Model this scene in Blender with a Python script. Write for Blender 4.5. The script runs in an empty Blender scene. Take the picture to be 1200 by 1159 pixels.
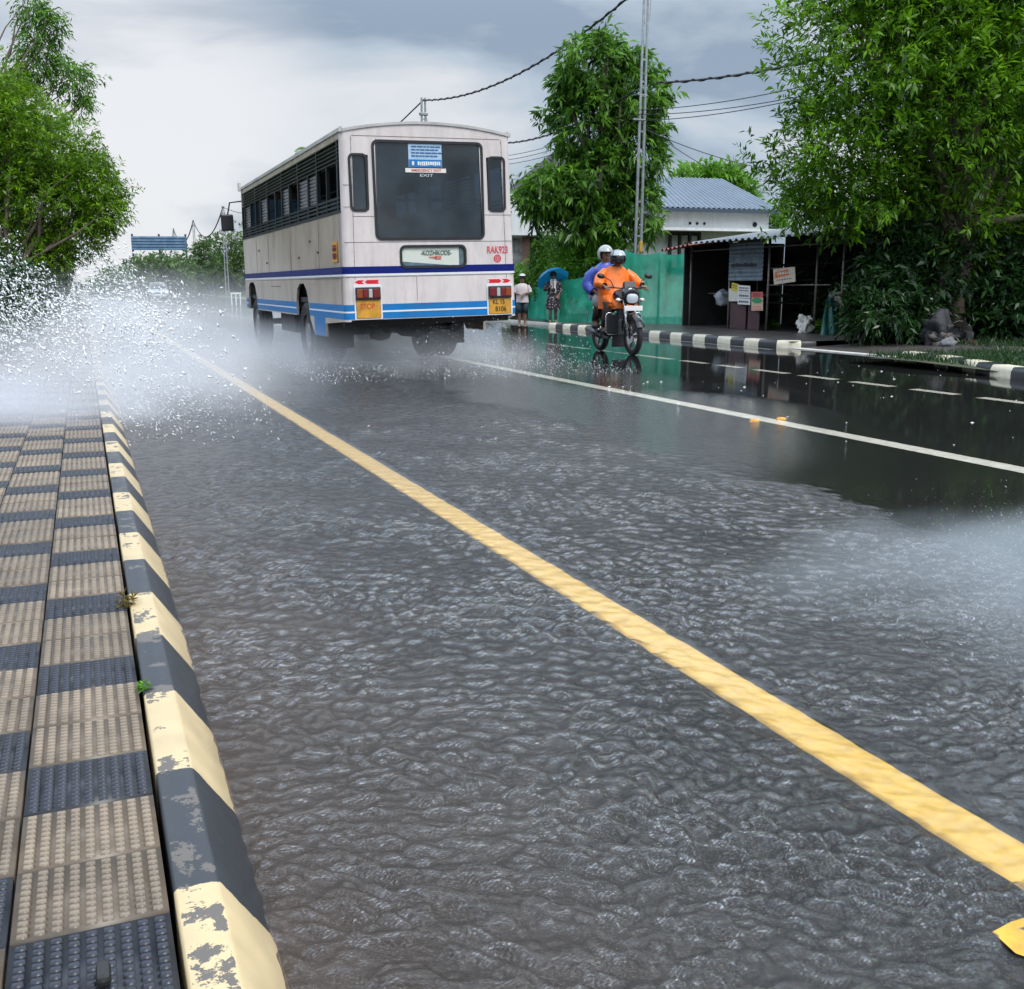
import bpy, bmesh, math, random
import numpy as np
from mathutils import Vector, Matrix, noise as mnoise
PI = math.pi
R = math.radians
random.seed(7)
S = bpy.context.scene
COL = S.collection

# ------------------------------------------------------------------ camera
FPX, CAMH = 1200.0, 1.2
PITCH = math.atan((579.5-335.0)/FPX)
YAW = math.atan((600-95.0)/math.hypot(FPX, 579.5-335.0))
cam = bpy.data.cameras.new('camera')
co = bpy.data.objects.new('camera', cam); COL.objects.link(co)
cam.sensor_fit = 'HORIZONTAL'; cam.sensor_width = 36.0
cam.lens = 36.0*FPX/1200.0
cam.clip_start = 0.05; cam.clip_end = 5000
co.location = (0, 0, CAMH)
co.rotation_euler = (PI/2-PITCH, 0, -YAW)
S.camera = co

def ray(x, y):
    c = (x-600.0, FPX, 579.5-y)
    c = (c[0], c[1]*math.cos(PITCH)+c[2]*math.sin(PITCH), -c[1]*math.sin(PITCH)+c[2]*math.cos(PITCH))
    return Vector((c[0]*math.cos(YAW)+c[1]*math.sin(YAW), -c[0]*math.sin(YAW)+c[1]*math.cos(YAW), c[2]))
def gnd(x, y, z=0.0):                 # point of the ground height z seen at photo pixel x, y
    r = ray(x, y); return Vector((0, 0, CAMH))+r*((z-CAMH)/r.z)
def at(x, y, D):                      # point at forward distance D
    r = ray(x, y); return Vector((0, 0, CAMH))+r*(D/(r.x*math.sin(YAW)+r.y*math.cos(YAW)))
def onX(x, y, X):                     # point on the vertical plane X
    r = ray(x, y); return Vector((0, 0, CAMH))+r*(X/r.x)

# ------------------------------------------------------------------ materials
def nodes_of(m):
    m.use_nodes = True
    return m.node_tree.nodes, m.node_tree.links
def N(nt, t, **kw):
    n = nt.nodes.new(t)
    for k, v in kw.items():
        if k in n.inputs: n.inputs[k].default_value = v
        else: setattr(n, k, v)
    return n
MATS = {}
def mat(name, col, rough=0.6, metal=0.0, spec=0.5, var=0.0, vscale=6.0, dirt=None, damt=0.0, dscale=3.0, dstretch=(1, 1, 1), bump=0.0, bscale=40.0, emit=0.0, coat=0.0):
    if name in MATS: return MATS[name]
    m = bpy.data.materials.new(name); m.use_nodes = True
    nt = m.node_tree; L = nt.links
    b = nt.nodes['Principled BSDF']
    b.inputs['Roughness'].default_value = rough; b.inputs['Metallic'].default_value = metal
    b.inputs['Specular IOR Level'].default_value = spec
    if coat: b.inputs['Coat Weight'].default_value = coat; b.inputs['Coat Roughness'].default_value = 0.1
    c = (*col, 1)
    b.inputs['Base Color'].default_value = c
    tc = N(nt, 'ShaderNodeTexCoord')
    out = None
    if var > 0:
        n = N(nt, 'ShaderNodeTexNoise', Scale=vscale, Detail=6.0, Roughness=0.65); L.new(tc.outputs['Object'], n.inputs['Vector'])
        r = N(nt, 'ShaderNodeMapRange'); r.inputs['From Min'].default_value = 0.3; r.inputs['From Max'].default_value = 0.7
        r.inputs['To Min'].default_value = 1-var; r.inputs['To Max'].default_value = 1+var*0.6
        L.new(n.outputs['Fac'], r.inputs['Value'])
        mx = N(nt, 'ShaderNodeMix', data_type='RGBA', blend_type='MULTIPLY'); mx.inputs[0].default_value = 1
        mx.inputs[6].default_value = c; L.new(r.outputs[0], mx.inputs[7]); out = mx.outputs[2]
        rr = N(nt, 'ShaderNodeMapRange'); rr.inputs['To Min'].default_value = max(0.02, rough-0.12); rr.inputs['To Max'].default_value = min(1, rough+0.12)
        L.new(n.outputs['Fac'], rr.inputs['Value']); L.new(rr.outputs[0], b.inputs['Roughness'])
    if dirt is not None:
        mp = N(nt, 'ShaderNodeMapping'); mp.inputs['Scale'].default_value = dstretch; L.new(tc.outputs['Object'], mp.inputs['Vector'])
        n2 = N(nt, 'ShaderNodeTexNoise', Scale=dscale, Detail=8.0, Roughness=0.7); L.new(mp.outputs[0], n2.inputs['Vector'])
        r2 = N(nt, 'ShaderNodeMapRange'); r2.inputs['From Min'].default_value = 0.45; r2.inputs['From Max'].default_value = 0.72
        r2.inputs['To Min'].default_value = 0; r2.inputs['To Max'].default_value = damt; L.new(n2.outputs['Fac'], r2.inputs['Value'])
        mx2 = N(nt, 'ShaderNodeMix', data_type='RGBA'); L.new(r2.outputs[0], mx2.inputs[0])
        if out: L.new(out, mx2.inputs[6])
        else: mx2.inputs[6].default_value = c
        mx2.inputs[7].default_value = (*dirt, 1); out = mx2.outputs[2]
    if out: L.new(out, b.inputs['Base Color'])
    if bump > 0:
        n3 = N(nt, 'ShaderNodeTexNoise', Scale=bscale, Detail=5.0); L.new(tc.outputs['Object'], n3.inputs['Vector'])
        bp = N(nt, 'ShaderNodeBump', Strength=bump, Distance=0.01); L.new(n3.outputs['Fac'], bp.inputs['Height']); L.new(bp.outputs[0], b.inputs['Normal'])
    if emit: b.inputs['Emission Color'].default_value = c; b.inputs['Emission Strength'].default_value = emit
    MATS[name] = m; return m

def glass_mat(name, tint, refl=0.03, ior=1.5):
    m = bpy.data.materials.new(name); m.use_nodes = True; nt = m.node_tree; L = nt.links
    nt.nodes.remove(nt.nodes['Principled BSDF']); o = nt.nodes['Material Output']
    tr0 = N(nt, 'ShaderNodeBsdfTransparent'); tr0.inputs[0].default_value = (*tint, 1)
    dd = N(nt, 'ShaderNodeBsdfDiffuse'); dd.inputs[0].default_value = (.13, .19, .235, 1); tr = N(nt, 'ShaderNodeMixShader')   # a dust film with the sky's blue-grey reflection put into its colour
    tcg = N(nt, 'ShaderNodeTexCoord'); ng = N(nt, 'ShaderNodeTexNoise', Scale=1.7, Detail=6.0); L.new(tcg.outputs['Object'], ng.inputs[0]); rg = N(nt, 'ShaderNodeMapRange'); rg.inputs['From Min'].default_value = .35; rg.inputs['From Max'].default_value = .7; rg.inputs['To Min'].default_value = .04; rg.inputs['To Max'].default_value = .24; L.new(ng.outputs['Fac'], rg.inputs['Value']); L.new(rg.outputs[0], tr.inputs[0]); L.new(tr0.outputs[0], tr.inputs[1]); L.new(dd.outputs[0], tr.inputs[2])
    gl = N(nt, 'ShaderNodeBsdfGlossy'); gl.inputs['Roughness'].default_value = refl
    fr = N(nt, 'ShaderNodeFresnel', IOR=ior); mx = N(nt, 'ShaderNodeMixShader')
    ad = N(nt, 'ShaderNodeMath', operation='ADD'); ad.inputs[1].default_value = 0.03; L.new(fr.outputs[0], ad.inputs[0])
    L.new(ad.outputs[0], mx.inputs[0]); L.new(tr.outputs[0], mx.inputs[1]); L.new(gl.outputs[0], mx.inputs[2]); L.new(mx.outputs[0], o.inputs[0])
    return m

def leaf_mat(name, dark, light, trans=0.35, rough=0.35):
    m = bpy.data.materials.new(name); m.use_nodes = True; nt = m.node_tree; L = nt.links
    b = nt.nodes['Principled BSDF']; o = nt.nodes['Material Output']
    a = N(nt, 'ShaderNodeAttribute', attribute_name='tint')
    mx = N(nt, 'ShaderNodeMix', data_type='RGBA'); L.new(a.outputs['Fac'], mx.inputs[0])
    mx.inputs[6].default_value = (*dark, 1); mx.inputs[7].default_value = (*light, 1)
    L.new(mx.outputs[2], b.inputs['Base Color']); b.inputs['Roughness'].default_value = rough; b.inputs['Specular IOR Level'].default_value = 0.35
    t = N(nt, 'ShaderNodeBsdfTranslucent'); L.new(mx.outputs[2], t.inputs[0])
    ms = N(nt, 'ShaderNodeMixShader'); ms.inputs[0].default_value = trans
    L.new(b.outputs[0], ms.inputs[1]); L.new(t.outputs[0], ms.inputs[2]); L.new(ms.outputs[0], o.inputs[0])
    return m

# ------------------------------------------------------------------ mesh builder
class MB:
    def __init__(s): s.v = []; s.f = []; s.mi = []; s.m = 0
    def add(s, vs, fs):
        o = len(s.v); s.v += [tuple(v) for v in vs]
        for f in fs: s.f.append(tuple(o+i for i in f)); s.mi.append(s.m)
        return s
    def box(s, c, d, rot=None):
        hx, hy, hz = d[0]/2, d[1]/2, d[2]/2
        vs = [Vector((x, y, z)) for x in (-hx, hx) for y in (-hy, hy) for z in (-hz, hz)]
        if rot is not None: vs = [rot @ v for v in vs]
        return s.add([Vector(c)+v for v in vs], [(0, 1, 3, 2), (4, 6, 7, 5), (0, 4, 5, 1), (2, 3, 7, 6), (0, 2, 6, 4), (1, 5, 7, 3)])
    def rbox(s, c, d, r=0.02, rot=None):    # box with chamfered edges
        hx, hy, hz = d[0]/2, d[1]/2, d[2]/2; r = min(r, hx*.9, hy*.9, hz*.9)
        bm = bmesh.new(); bmesh.ops.create_cube(bm, size=1)
        for v in bm.verts: v.co = Vector((v.co.x*2*hx, v.co.y*2*hy, v.co.z*2*hz))
        bmesh.ops.bevel(bm, geom=list(bm.edges), offset=r, segments=2, affect='EDGES', profile=0.5)
        bm.verts.index_update()
        vs = [v.co.copy() for v in bm.verts]; fs = [[v.index for v in f.verts] for f in bm.faces]; bm.free()
        if rot is not None: vs = [rot @ v for v in vs]
        return s.add([Vector(c)+v for v in vs], fs)
    def tube(s, pts, r, n=8, cap=True, squash=None):
        pts = [Vector(p) for p in pts]; k = len(pts)
        rs = r if isinstance(r, (list, tuple)) else [r]*k
        vs = []; prev = None
        for i, p in enumerate(pts):
            t = (pts[min(i+1, k-1)]-pts[max(i-1, 0)]).normalized()
            if prev is None:
                a = Vector((0, 0, 1)) if abs(t.z) < .9 else Vector((1, 0, 0))
                u = t.cross(a).normalized()
            else: u = (prev-t*prev.dot(t)).normalized()
            w = t.cross(u); prev = u
            for j in range(n):
                an = 2*PI*j/n; vs.append(p+(u*math.cos(an)+w*math.sin(an))*rs[i])
        fs = [(i*n+j, i*n+(j+1) % n, (i+1)*n+(j+1) % n, (i+1)*n+j) for i in range(k-1) for j in range(n)]
        if cap: fs += [tuple(range(n-1, -1, -1)), tuple((k-1)*n+j for j in range(n))]
        return s.add(vs, fs)
    def loft(s, rings, n=16, cap=True, power=1.0):   # rings: (center, rx vector, ry vector)
        vs = []
        for c, a, b in rings:
            c, a, b = Vector(c), Vector(a), Vector(b)
            for j in range(n):
                an = 2*PI*j/n; ca, sa = math.cos(an), math.sin(an)
                ca = math.copysign(abs(ca)**power, ca); sa = math.copysign(abs(sa)**power, sa)
                vs.append(c+a*ca+b*sa)
        k = len(rings)
        fs = [(i*n+j, i*n+(j+1) % n, (i+1)*n+(j+1) % n, (i+1)*n+j) for i in range(k-1) for j in range(n)]
        if cap: fs += [tuple(range(n-1, -1, -1)), tuple((k-1)*n+j for j in range(n))]
        return s.add(vs, fs)
    def lathe(s, prof, c=(0, 0, 0), axis='z', n=24, arc=2*PI):
        c = Vector(c); vs = []; k = len(prof)
        for i in range(n):
            an = arc*i/n
            for r, h in prof:
                p = (r*math.cos(an), r*math.sin(an), h)
                if axis == 'x': p = (p[2], p[0], p[1])
                if axis == 'y': p = (p[0], p[2], p[1])
                vs.append(c+Vector(p))
        fs = [(i*k+j, ((i+1) % n)*k+j, ((i+1) % n)*k+j+1, i*k+j+1) for i in range(n) for j in range(k-1)]
        return s.add(vs, fs)
    def prism(s, poly, axis, a, b):   # 2D polygon extruded along axis from a to b
        def mk(p, h):
            if axis == 'x': return (h, p[0], p[1])
            if axis == 'y': return (p[0], h, p[1])
            return (p[0], p[1], h)
        n = len(poly); vs = [mk(p, a) for p in poly]+[mk(p, b) for p in poly]
        fs = [tuple(range(n-1, -1, -1)), tuple(range(n, 2*n))]+[(i, (i+1) % n, n+(i+1) % n, n+i) for i in range(n)]
        return s.add(vs, fs)
    def quad(s, a, b, c, d): return s.add([a, b, c, d], [(0, 1, 2, 3)])
    def build(s, name, mats, parent=None, smooth=False, xf=None, angle=None):
        me = bpy.data.meshes.new(name)
        vs = s.v if xf is None else [xf(Vector(v)) for v in s.v]
        me.from_pydata([tuple(v) for v in vs], [], s.f)
        for m in (mats if isinstance(mats, (list, tuple)) else [mats]): me.materials.append(m)
        me.polygons.foreach_set('material_index', s.mi)
        bm = bmesh.new(); bm.from_mesh(me); bmesh.ops.recalc_face_normals(bm, faces=bm.faces); bm.to_mesh(me); bm.free()
        if smooth:
            me.polygons.foreach_set('use_smooth', [True]*len(me.polygons))
            if angle: me.set_sharp_from_angle(angle=R(angle))
        o = bpy.data.objects.new(name, me); COL.objects.link(o)
        if parent is not None: o.parent = parent
        return o
def npmesh(name, V, F, m, parent=None, smooth=False, attrs=None):
    me = bpy.data.meshes.new(name); V = np.asarray(V, np.float32); F = np.asarray(F, np.int32)
    nf, k = F.shape
    me.vertices.add(len(V)); me.vertices.foreach_set('co', V.ravel())
    me.loops.add(nf*k); me.loops.foreach_set('vertex_index', F.ravel())
    me.polygons.add(nf); me.polygons.foreach_set('loop_start', np.arange(0, nf*k, k, dtype=np.int32)); me.polygons.foreach_set('loop_total', np.full(nf, k, np.int32))
    if smooth: me.polygons.foreach_set('use_smooth', np.ones(nf, bool))
    me.update(calc_edges=True); me.validate()
    for a, d in (attrs or {}).items():
        at_ = me.attributes.new(a, 'FLOAT', 'POINT'); at_.data.foreach_set('value', np.asarray(d, np.float32))
    for mm in (m if isinstance(m, (list, tuple)) else [m]): me.materials.append(mm)
    o = bpy.data.objects.new(name, me); COL.objects.link(o)
    if parent is not None: o.parent = parent
    return o
def tag(o, label=None, cat=None, group=None, kind=None):
    if label: o['label'] = label
    if cat: o['category'] = cat
    if group: o['group'] = group
    if kind: o['kind'] = kind
    return o
def empty(name, loc, rz=0, label=None, cat=None, group=None):
    o = bpy.data.objects.new(name, None); COL.objects.link(o); o.location = loc; o.rotation_euler = (0, 0, rz)
    o.empty_display_size = .2
    return tag(o, label, cat, group)
def text(name, body, size, loc, m, parent=None, rot=(PI/2, 0, 0), depth=0.002, sx=1.0, align='CENTER', mirror=False):
    cu = bpy.data.curves.new(name, 'FONT'); cu.body = body; cu.size = size; cu.extrude = depth; cu.align_x = align; cu.align_y = 'CENTER'
    cu.offset = size*0.012
    t = bpy.data.objects.new(name+'_curve', cu); COL.objects.link(t)
    dg = bpy.context.evaluated_depsgraph_get()
    me = bpy.data.meshes.new_from_object(t.evaluated_get(dg)); bpy.data.objects.remove(t); bpy.data.curves.remove(cu)
    me.name = name; me.transform(Matrix.Diagonal((-sx if mirror else sx, 1, 1, 1)))
    me.materials.clear(); me.materials.append(m)
    o = bpy.data.objects.new(name, me); COL.objects.link(o); o.location = loc; o.rotation_euler = rot
    if parent is not None: o.parent = parent
    return o
def rrect(x0, z0, x1, z1, r, n=5):
    pts = []
    for cx, cz, a0 in ((x1-r, z1-r, 0), (x0+r, z1-r, 90), (x0+r, z0+r, 180), (x1-r, z0+r, 270)):
        for i in range(n+1):
            a = R(a0+90*i/n); pts.append((cx+r*math.cos(a), cz+r*math.sin(a)))
    return pts
def ring_prism(mb, outer, inner, y0, y1):     # frame between two outlines of equal length, extruded along y
    n = len(outer)
    vs = [(p[0], y0, p[1]) for p in outer]+[(p[0], y0, p[1]) for p in inner]+[(p[0], y1, p[1]) for p in outer]+[(p[0], y1, p[1]) for p in inner]
    fs = []
    for i in range(n):
        j = (i+1) % n
        fs += [(i, j, n+j, n+i), (2*n+i, 3*n+i, 3*n+j, 2*n+j), (i, 2*n+i, 2*n+j, j), (n+i, n+j, 3*n+j, 3*n+i)]
    mb.add(vs, fs)

# ------------------------------------------------------------------ sky and sun
W = bpy.data.worlds.new('World'); S.world = W; W.use_nodes = True
nt = W.node_tree; L = nt.links; bg = nt.nodes['Background']
SUN_EL, SUN_AZ = R(57), R(155)        # azimuth from +Y towards +X
sky = N(nt, 'ShaderNodeTexSky', sky_type='NISHITA'); sky.sun_disc = False; sky.sun_elevation = SUN_EL; sky.sun_rotation = SUN_AZ
tc = N(nt, 'ShaderNodeTexCoord'); sp = N(nt, 'ShaderNodeSeparateXYZ'); L.new(tc.outputs['Generated'], sp.inputs[0])
mp = N(nt, 'ShaderNodeMapping'); mp.inputs['Scale'].default_value = (1.5, 1.5, 4.2); mp.inputs['Rotation'].default_value = (0.12, 0.2, 0.35); L.new(tc.outputs['Generated'], mp.inputs[0])
n1 = N(nt, 'ShaderNodeTexNoise', Scale=2.0, Detail=7.0, Roughness=0.5, Distortion=0.35); L.new(mp.outputs[0], n1.inputs['Vector'])
cr = N(nt, 'ShaderNodeValToRGB'); L.new(n1.outputs['Fac'], cr.inputs[0])
e = cr.color_ramp.elements
e[0].position = 0.42; e[0].color = (0.33, 0.42, 0.54, 1); e[1].position = 0.66; e[1].color = (0.83, 0.85, 0.89, 1)
q = e.new(0.52); q.color = (0.53, 0.62, 0.72, 1)
# a break in the cloud, low on the left
d0 = ray(190, 165).normalized()
dt = N(nt, 'ShaderNodeVectorMath', operation='DOT_PRODUCT'); L.new(tc.outputs['Generated'], dt.inputs[0]); dt.inputs[1].default_value = d0
br = N(nt, 'ShaderNodeMapRange', interpolation_type='SMOOTHSTEP'); br.inputs['From Min'].default_value = 0.982; br.inputs['From Max'].default_value = 0.9995; br.inputs['To Max'].default_value = 1.0
L.new(dt.outputs['Value'], br.inputs['Value'])
ml = N(nt, 'ShaderNodeMath', operation='MULTIPLY'); L.new(br.outputs[0], ml.inputs[0])
nr = N(nt, 'ShaderNodeMapRange'); nr.inputs['From Min'].default_value = 0.28; nr.inputs['From Max'].default_value = 0.5; L.new(n1.outputs['Fac'], nr.inputs['Value']); L.new(nr.outputs[0], ml.inputs[1])
mxb = N(nt, 'ShaderNodeMix', data_type='RGBA'); L.new(ml.outputs[0], mxb.inputs[0]); L.new(cr.outputs[0], mxb.inputs[6]); mxb.inputs[7].default_value = (0.92, 0.93, 0.96, 1)
sk = N(nt, 'ShaderNodeMix', data_type='RGBA', blend_type='MULTIPLY'); sk.inputs[0].default_value = 1; L.new(sky.outputs[0], sk.inputs[6]); sk.inputs[7].default_value = (0.07, 0.07, 0.07, 1)
m2 = N(nt, 'ShaderNodeMix', data_type='RGBA'); m2.inputs[0].default_value = 0.12; L.new(mxb.outputs[2], m2.inputs[6]); L.new(sk.outputs[2], m2.inputs[7])
zr = N(nt, 'ShaderNodeMapRange', interpolation_type='SMOOTHSTEP'); zr.inputs['From Min'].default_value = 0.22; zr.inputs['From Max'].default_value = 0.56; zr.inputs['To Min'].default_value = 1.0; zr.inputs['To Max'].default_value = 4.3
L.new(sp.outputs['Z'], zr.inputs['Value'])
zr2 = N(nt, 'ShaderNodeMapRange', interpolation_type='SMOOTHSTEP'); zr2.inputs['From Min'].default_value = 0.56; zr2.inputs['From Max'].default_value = 0.95; zr2.inputs['To Min'].default_value = 1.0; zr2.inputs['To Max'].default_value = 0.5
L.new(sp.outputs['Z'], zr2.inputs['Value'])
zm = N(nt, 'ShaderNodeMath', operation='MULTIPLY'); L.new(zr.outputs[0], zm.inputs[0]); L.new(zr2.outputs[0], zm.inputs[1])
m3 = N(nt, 'ShaderNodeMix', data_type='RGBA', blend_type='MULTIPLY'); m3.inputs[0].default_value = 1; L.new(m2.outputs[2], m3.inputs[6]); L.new(zm.outputs[0], m3.inputs[7])
L.new(m3.outputs[2], bg.inputs['Color']); bg.inputs['Strength'].default_value = 1.0
sl = bpy.data.lights.new('sun', 'SUN'); so = bpy.data.objects.new('sun', sl); COL.objects.link(so)
sl.energy = 2.6; sl.angle = R(18); sl.color = (1.0, 0.96, 0.9)
sdir = Vector((math.sin(SUN_AZ)*math.cos(SUN_EL), math.cos(SUN_AZ)*math.cos(SUN_EL), math.sin(SUN_EL)))
so.rotation_euler = (-sdir).to_track_quat('-Z', 'Y').to_euler(); so.location = (0, 0, 40)
S.view_settings.view_transform = 'Standard'; S.view_settings.look = 'None'; S.view_settings.exposure = 0; S.view_settings.gamma = 1
try:
    S.cycles.use_denoising = True
    S.cycles.max_bounces = 8; S.cycles.transparent_max_bounces = 12; S.cycles.volume_bounces = 1
    S.cycles.volume_step_rate = 1.0; S.cycles.volume_max_steps = 96
    S.cycles.caustics_reflective = False; S.cycles.caustics_refractive = False
except Exception: pass

# ------------------------------------------------------------------ ground, road, footpaths
g = MB(); g.quad((-900, -300, -.06), (1200, -300, -.06), (1200, 2500, -.06), (-900, 2500, -.06))
tag(g.build('ground', mat('wet_soil', (.055, .06, .03), .8, var=.5, vscale=.6, bump=.6, bscale=8)), kind='structure')

def asphalt_mat():
    m = bpy.data.materials.new('asphalt'); m.use_nodes = True; nt = m.node_tree; L = nt.links; b = nt.nodes['Principled BSDF']
    tc = N(nt, 'ShaderNodeTexCoord')
    n1 = N(nt, 'ShaderNodeTexNoise', Scale=140.0, Detail=3.0); n2 = N(nt, 'ShaderNodeTexNoise', Scale=.9, Detail=5.0)
    for n in (n1, n2): L.new(tc.outputs['Object'], n.inputs['Vector'])
    c1 = N(nt, 'ShaderNodeValToRGB'); c1.color_ramp.elements[0].position = .35; c1.color_ramp.elements[0].color = (.004, .0042, .0048, 1); c1.color_ramp.elements[1].position = .75; c1.color_ramp.elements[1].color = (.028, .0275, .027, 1)
    L.new(n1.outputs['Fac'], c1.inputs[0])
    r = N(nt, 'ShaderNodeMapRange'); r.inputs['To Min'].default_value = .6; r.inputs['To Max'].default_value = 1.3; L.new(n2.outputs['Fac'], r.inputs['Value'])
    mx = N(nt, 'ShaderNodeMix', data_type='RGBA', blend_type='MULTIPLY'); mx.inputs[0].default_value = 1; L.new(c1.outputs[0], mx.inputs[6]); L.new(r.outputs[0], mx.inputs[7])
    L.new(mx.outputs[2], b.inputs['Base Color']); b.inputs['Roughness'].default_value = .8; b.inputs['Specular IOR Level'].default_value = .04
    bp = N(nt, 'ShaderNodeBump', Strength=.6, Distance=.006); L.new(n1.outputs['Fac'], bp.inputs['Height']); L.new(bp.outputs[0], b.inputs['Normal'])
    return m
g = MB(); g.quad((.1, -6, 0), (13.3, -6, 0), (13.3, 900, 0), (.1, 900, 0))
tag(g.build('road', asphalt_mat()), kind='structure')

yel = mat('yellow_paint', (.60, .365, .055), .55, var=.22, vscale=26, dirt=(.30, .20, .07), damt=.55, dscale=24, spec=.2)
whp = mat('white_road_paint', (.74, .70, .60), .6, var=.18, vscale=14, dirt=(.2, .2, .18), damt=.4, dscale=9)
def wobbly_strip(name, xc, w, y0, y1, z, m, amp=.006, step=.03):
    k = int((y1-y0)/step); mb = MB(); vs = []
    for i in range(k+1):
        y = y0+(y1-y0)*i/k
        a = mnoise.noise(Vector((y*9, 1.3, xc)))*amp+mnoise.noise(Vector((y*31, 5.3, xc)))*amp*.6
        b = mnoise.noise(Vector((y*9, 7.3, xc)))*amp+mnoise.noise(Vector((y*31, 9.3, xc)))*amp*.6
        vs += [(xc-w/2+a, y, z), (xc+w/2+b, y, z)]
    mb.add(vs, [(2*i, 2*i+1, 2*i+3, 2*i+2) for i in range(k)])
    return tag(mb.build(name, m), kind='structure')
wobbly_strip('yellow_edge_line', 1.735, .15, .6, 60, .006, yel)
wobbly_strip('white_centre_line', 5.68, .19, 2, 140, .004, whp, .004, .08)
mb = MB(); mb.add([gnd(1163, 1092, .028), gnd(1185, 1080, .028), gnd(1225, 1068, .028), gnd(1240, 1135, .028), gnd(1190, 1117, .028)], [(0, 1, 2, 3, 4)])
tag(mb.build('yellow_road_mark', yel), kind='structure')
mb = MB()
for a, b in ((640, 652), (656, 667), (672, 690), (700, 716), (722, 738), (745, 788), (800, 829), (843, 870), (887, 925), (941, 983), (1002, 1050), (1074, 1127), (1155, 1215), (1245, 1330)):
    ya, yb = onX(a, 400, 9.0).y, onX(b, 400, 9.0).y
    mb.quad((8.92, yb, .0045), (9.08, yb, .0045), (9.08, ya, .0045), (8.92, ya, .0045))
y = 37
while y < 120: mb.quad((8.92, y, .0045), (9.08, y, .0045), (9.08, y+1.6, .0045), (8.92, y+1.6, .0045)); y += 3.4
tag(mb.build('dashed_lane_line', whp), kind='structure')

def kerb_mat(name, light, dark, phase, wear, old=(.115, .10, .085)):
    m = bpy.data.materials.new(name); m.use_nodes = True; nt = m.node_tree; L = nt.links; b = nt.nodes['Principled BSDF']
    a = N(nt, 'ShaderNodeAttribute', attribute_name='run'); tcn = N(nt, 'ShaderNodeTexCoord')
    nz = N(nt, 'ShaderNodeTexNoise', Scale=55.0, Detail=3.0); L.new(tcn.outputs['Object'], nz.inputs[0])
    n0 = N(nt, 'ShaderNodeMath', operation='MULTIPLY_ADD'); L.new(nz.outputs['Fac'], n0.inputs[0]); n0.inputs[1].default_value = .016; L.new(a.outputs['Fac'], n0.inputs[2])
    s1 = N(nt, 'ShaderNodeMath', operation='SUBTRACT'); L.new(n0.outputs[0], s1.inputs[0]); s1.inputs[1].default_value = phase
    dv = N(nt, 'ShaderNodeMath', operation='DIVIDE'); L.new(s1.outputs[0], dv.inputs[0]); dv.inputs[1].default_value = .96
    fr = N(nt, 'ShaderNodeMath', operation='FRACT'); L.new(dv.outputs[0], fr.inputs[0])
    lt = N(nt, 'ShaderNodeMath', operation='LESS_THAN'); L.new(fr.outputs[0], lt.inputs[0]); lt.inputs[1].default_value = .5
    nv = N(nt, 'ShaderNodeTexNoise', Scale=9.0, Detail=5.0); L.new(tcn.outputs['Object'], nv.inputs[0])
    rv = N(nt, 'ShaderNodeMapRange'); rv.inputs['To Min'].default_value = .7; rv.inputs['To Max'].default_value = 1.25; L.new(nv.outputs['Fac'], rv.inputs['Value'])
    mx = N(nt, 'ShaderNodeMix', data_type='RGBA'); L.new(lt.outputs[0], mx.inputs[0]); mx.inputs[6].default_value = (*dark, 1); mx.inputs[7].default_value = (*light, 1)
    mv = N(nt, 'ShaderNodeMix', data_type='RGBA', blend_type='MULTIPLY'); mv.inputs[0].default_value = 1; L.new(mx.outputs[2], mv.inputs[6]); L.new(rv.outputs[0], mv.inputs[7])
    # flaked paint on the top face
    nw = N(nt, 'ShaderNodeTexNoise', Scale=9.0, Detail=9.0, Roughness=.72); L.new(tcn.outputs['Object'], nw.inputs[0])
    gm = N(nt, 'ShaderNodeNewGeometry'); sz = N(nt, 'ShaderNodeSeparateXYZ'); L.new(gm.outputs['Normal'], sz.inputs[0])
    top = N(nt, 'ShaderNodeMapRange'); top.inputs['From Min'].default_value = .75; top.inputs['From Max'].default_value = .98; top.inputs['To Min'].default_value = .71; top.inputs['To Max'].default_value = wear; L.new(sz.outputs['Z'], top.inputs['Value'])
    gt = N(nt, 'ShaderNodeMath', operation='GREATER_THAN'); L.new(nw.outputs['Fac'], gt.inputs[0]); L.new(top.outputs[0], gt.inputs[1])
    mo = N(nt, 'ShaderNodeMix', data_type='RGBA'); L.new(gt.outputs[0], mo.inputs[0]); L.new(mv.outputs[2], mo.inputs[6]); mo.inputs[7].default_value = (*old, 1)
    L.new(mo.outputs[2], b.inputs['Base Color'])
    rw = N(nt, 'ShaderNodeMapRange'); rw.inputs['To Min'].default_value = .28; rw.inputs['To Max'].default_value = .6; L.new(nv.outputs['Fac'], rw.inputs['Value']); L.new(rw.outputs[0], b.inputs['Roughness'])
    bp = N(nt, 'ShaderNodeBump', Strength=.35, Distance=.004); L.new(nw.outputs['Fac'], bp.inputs['Height']); L.new(bp.outputs[0], b.inputs['Normal'])
    return m
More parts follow.
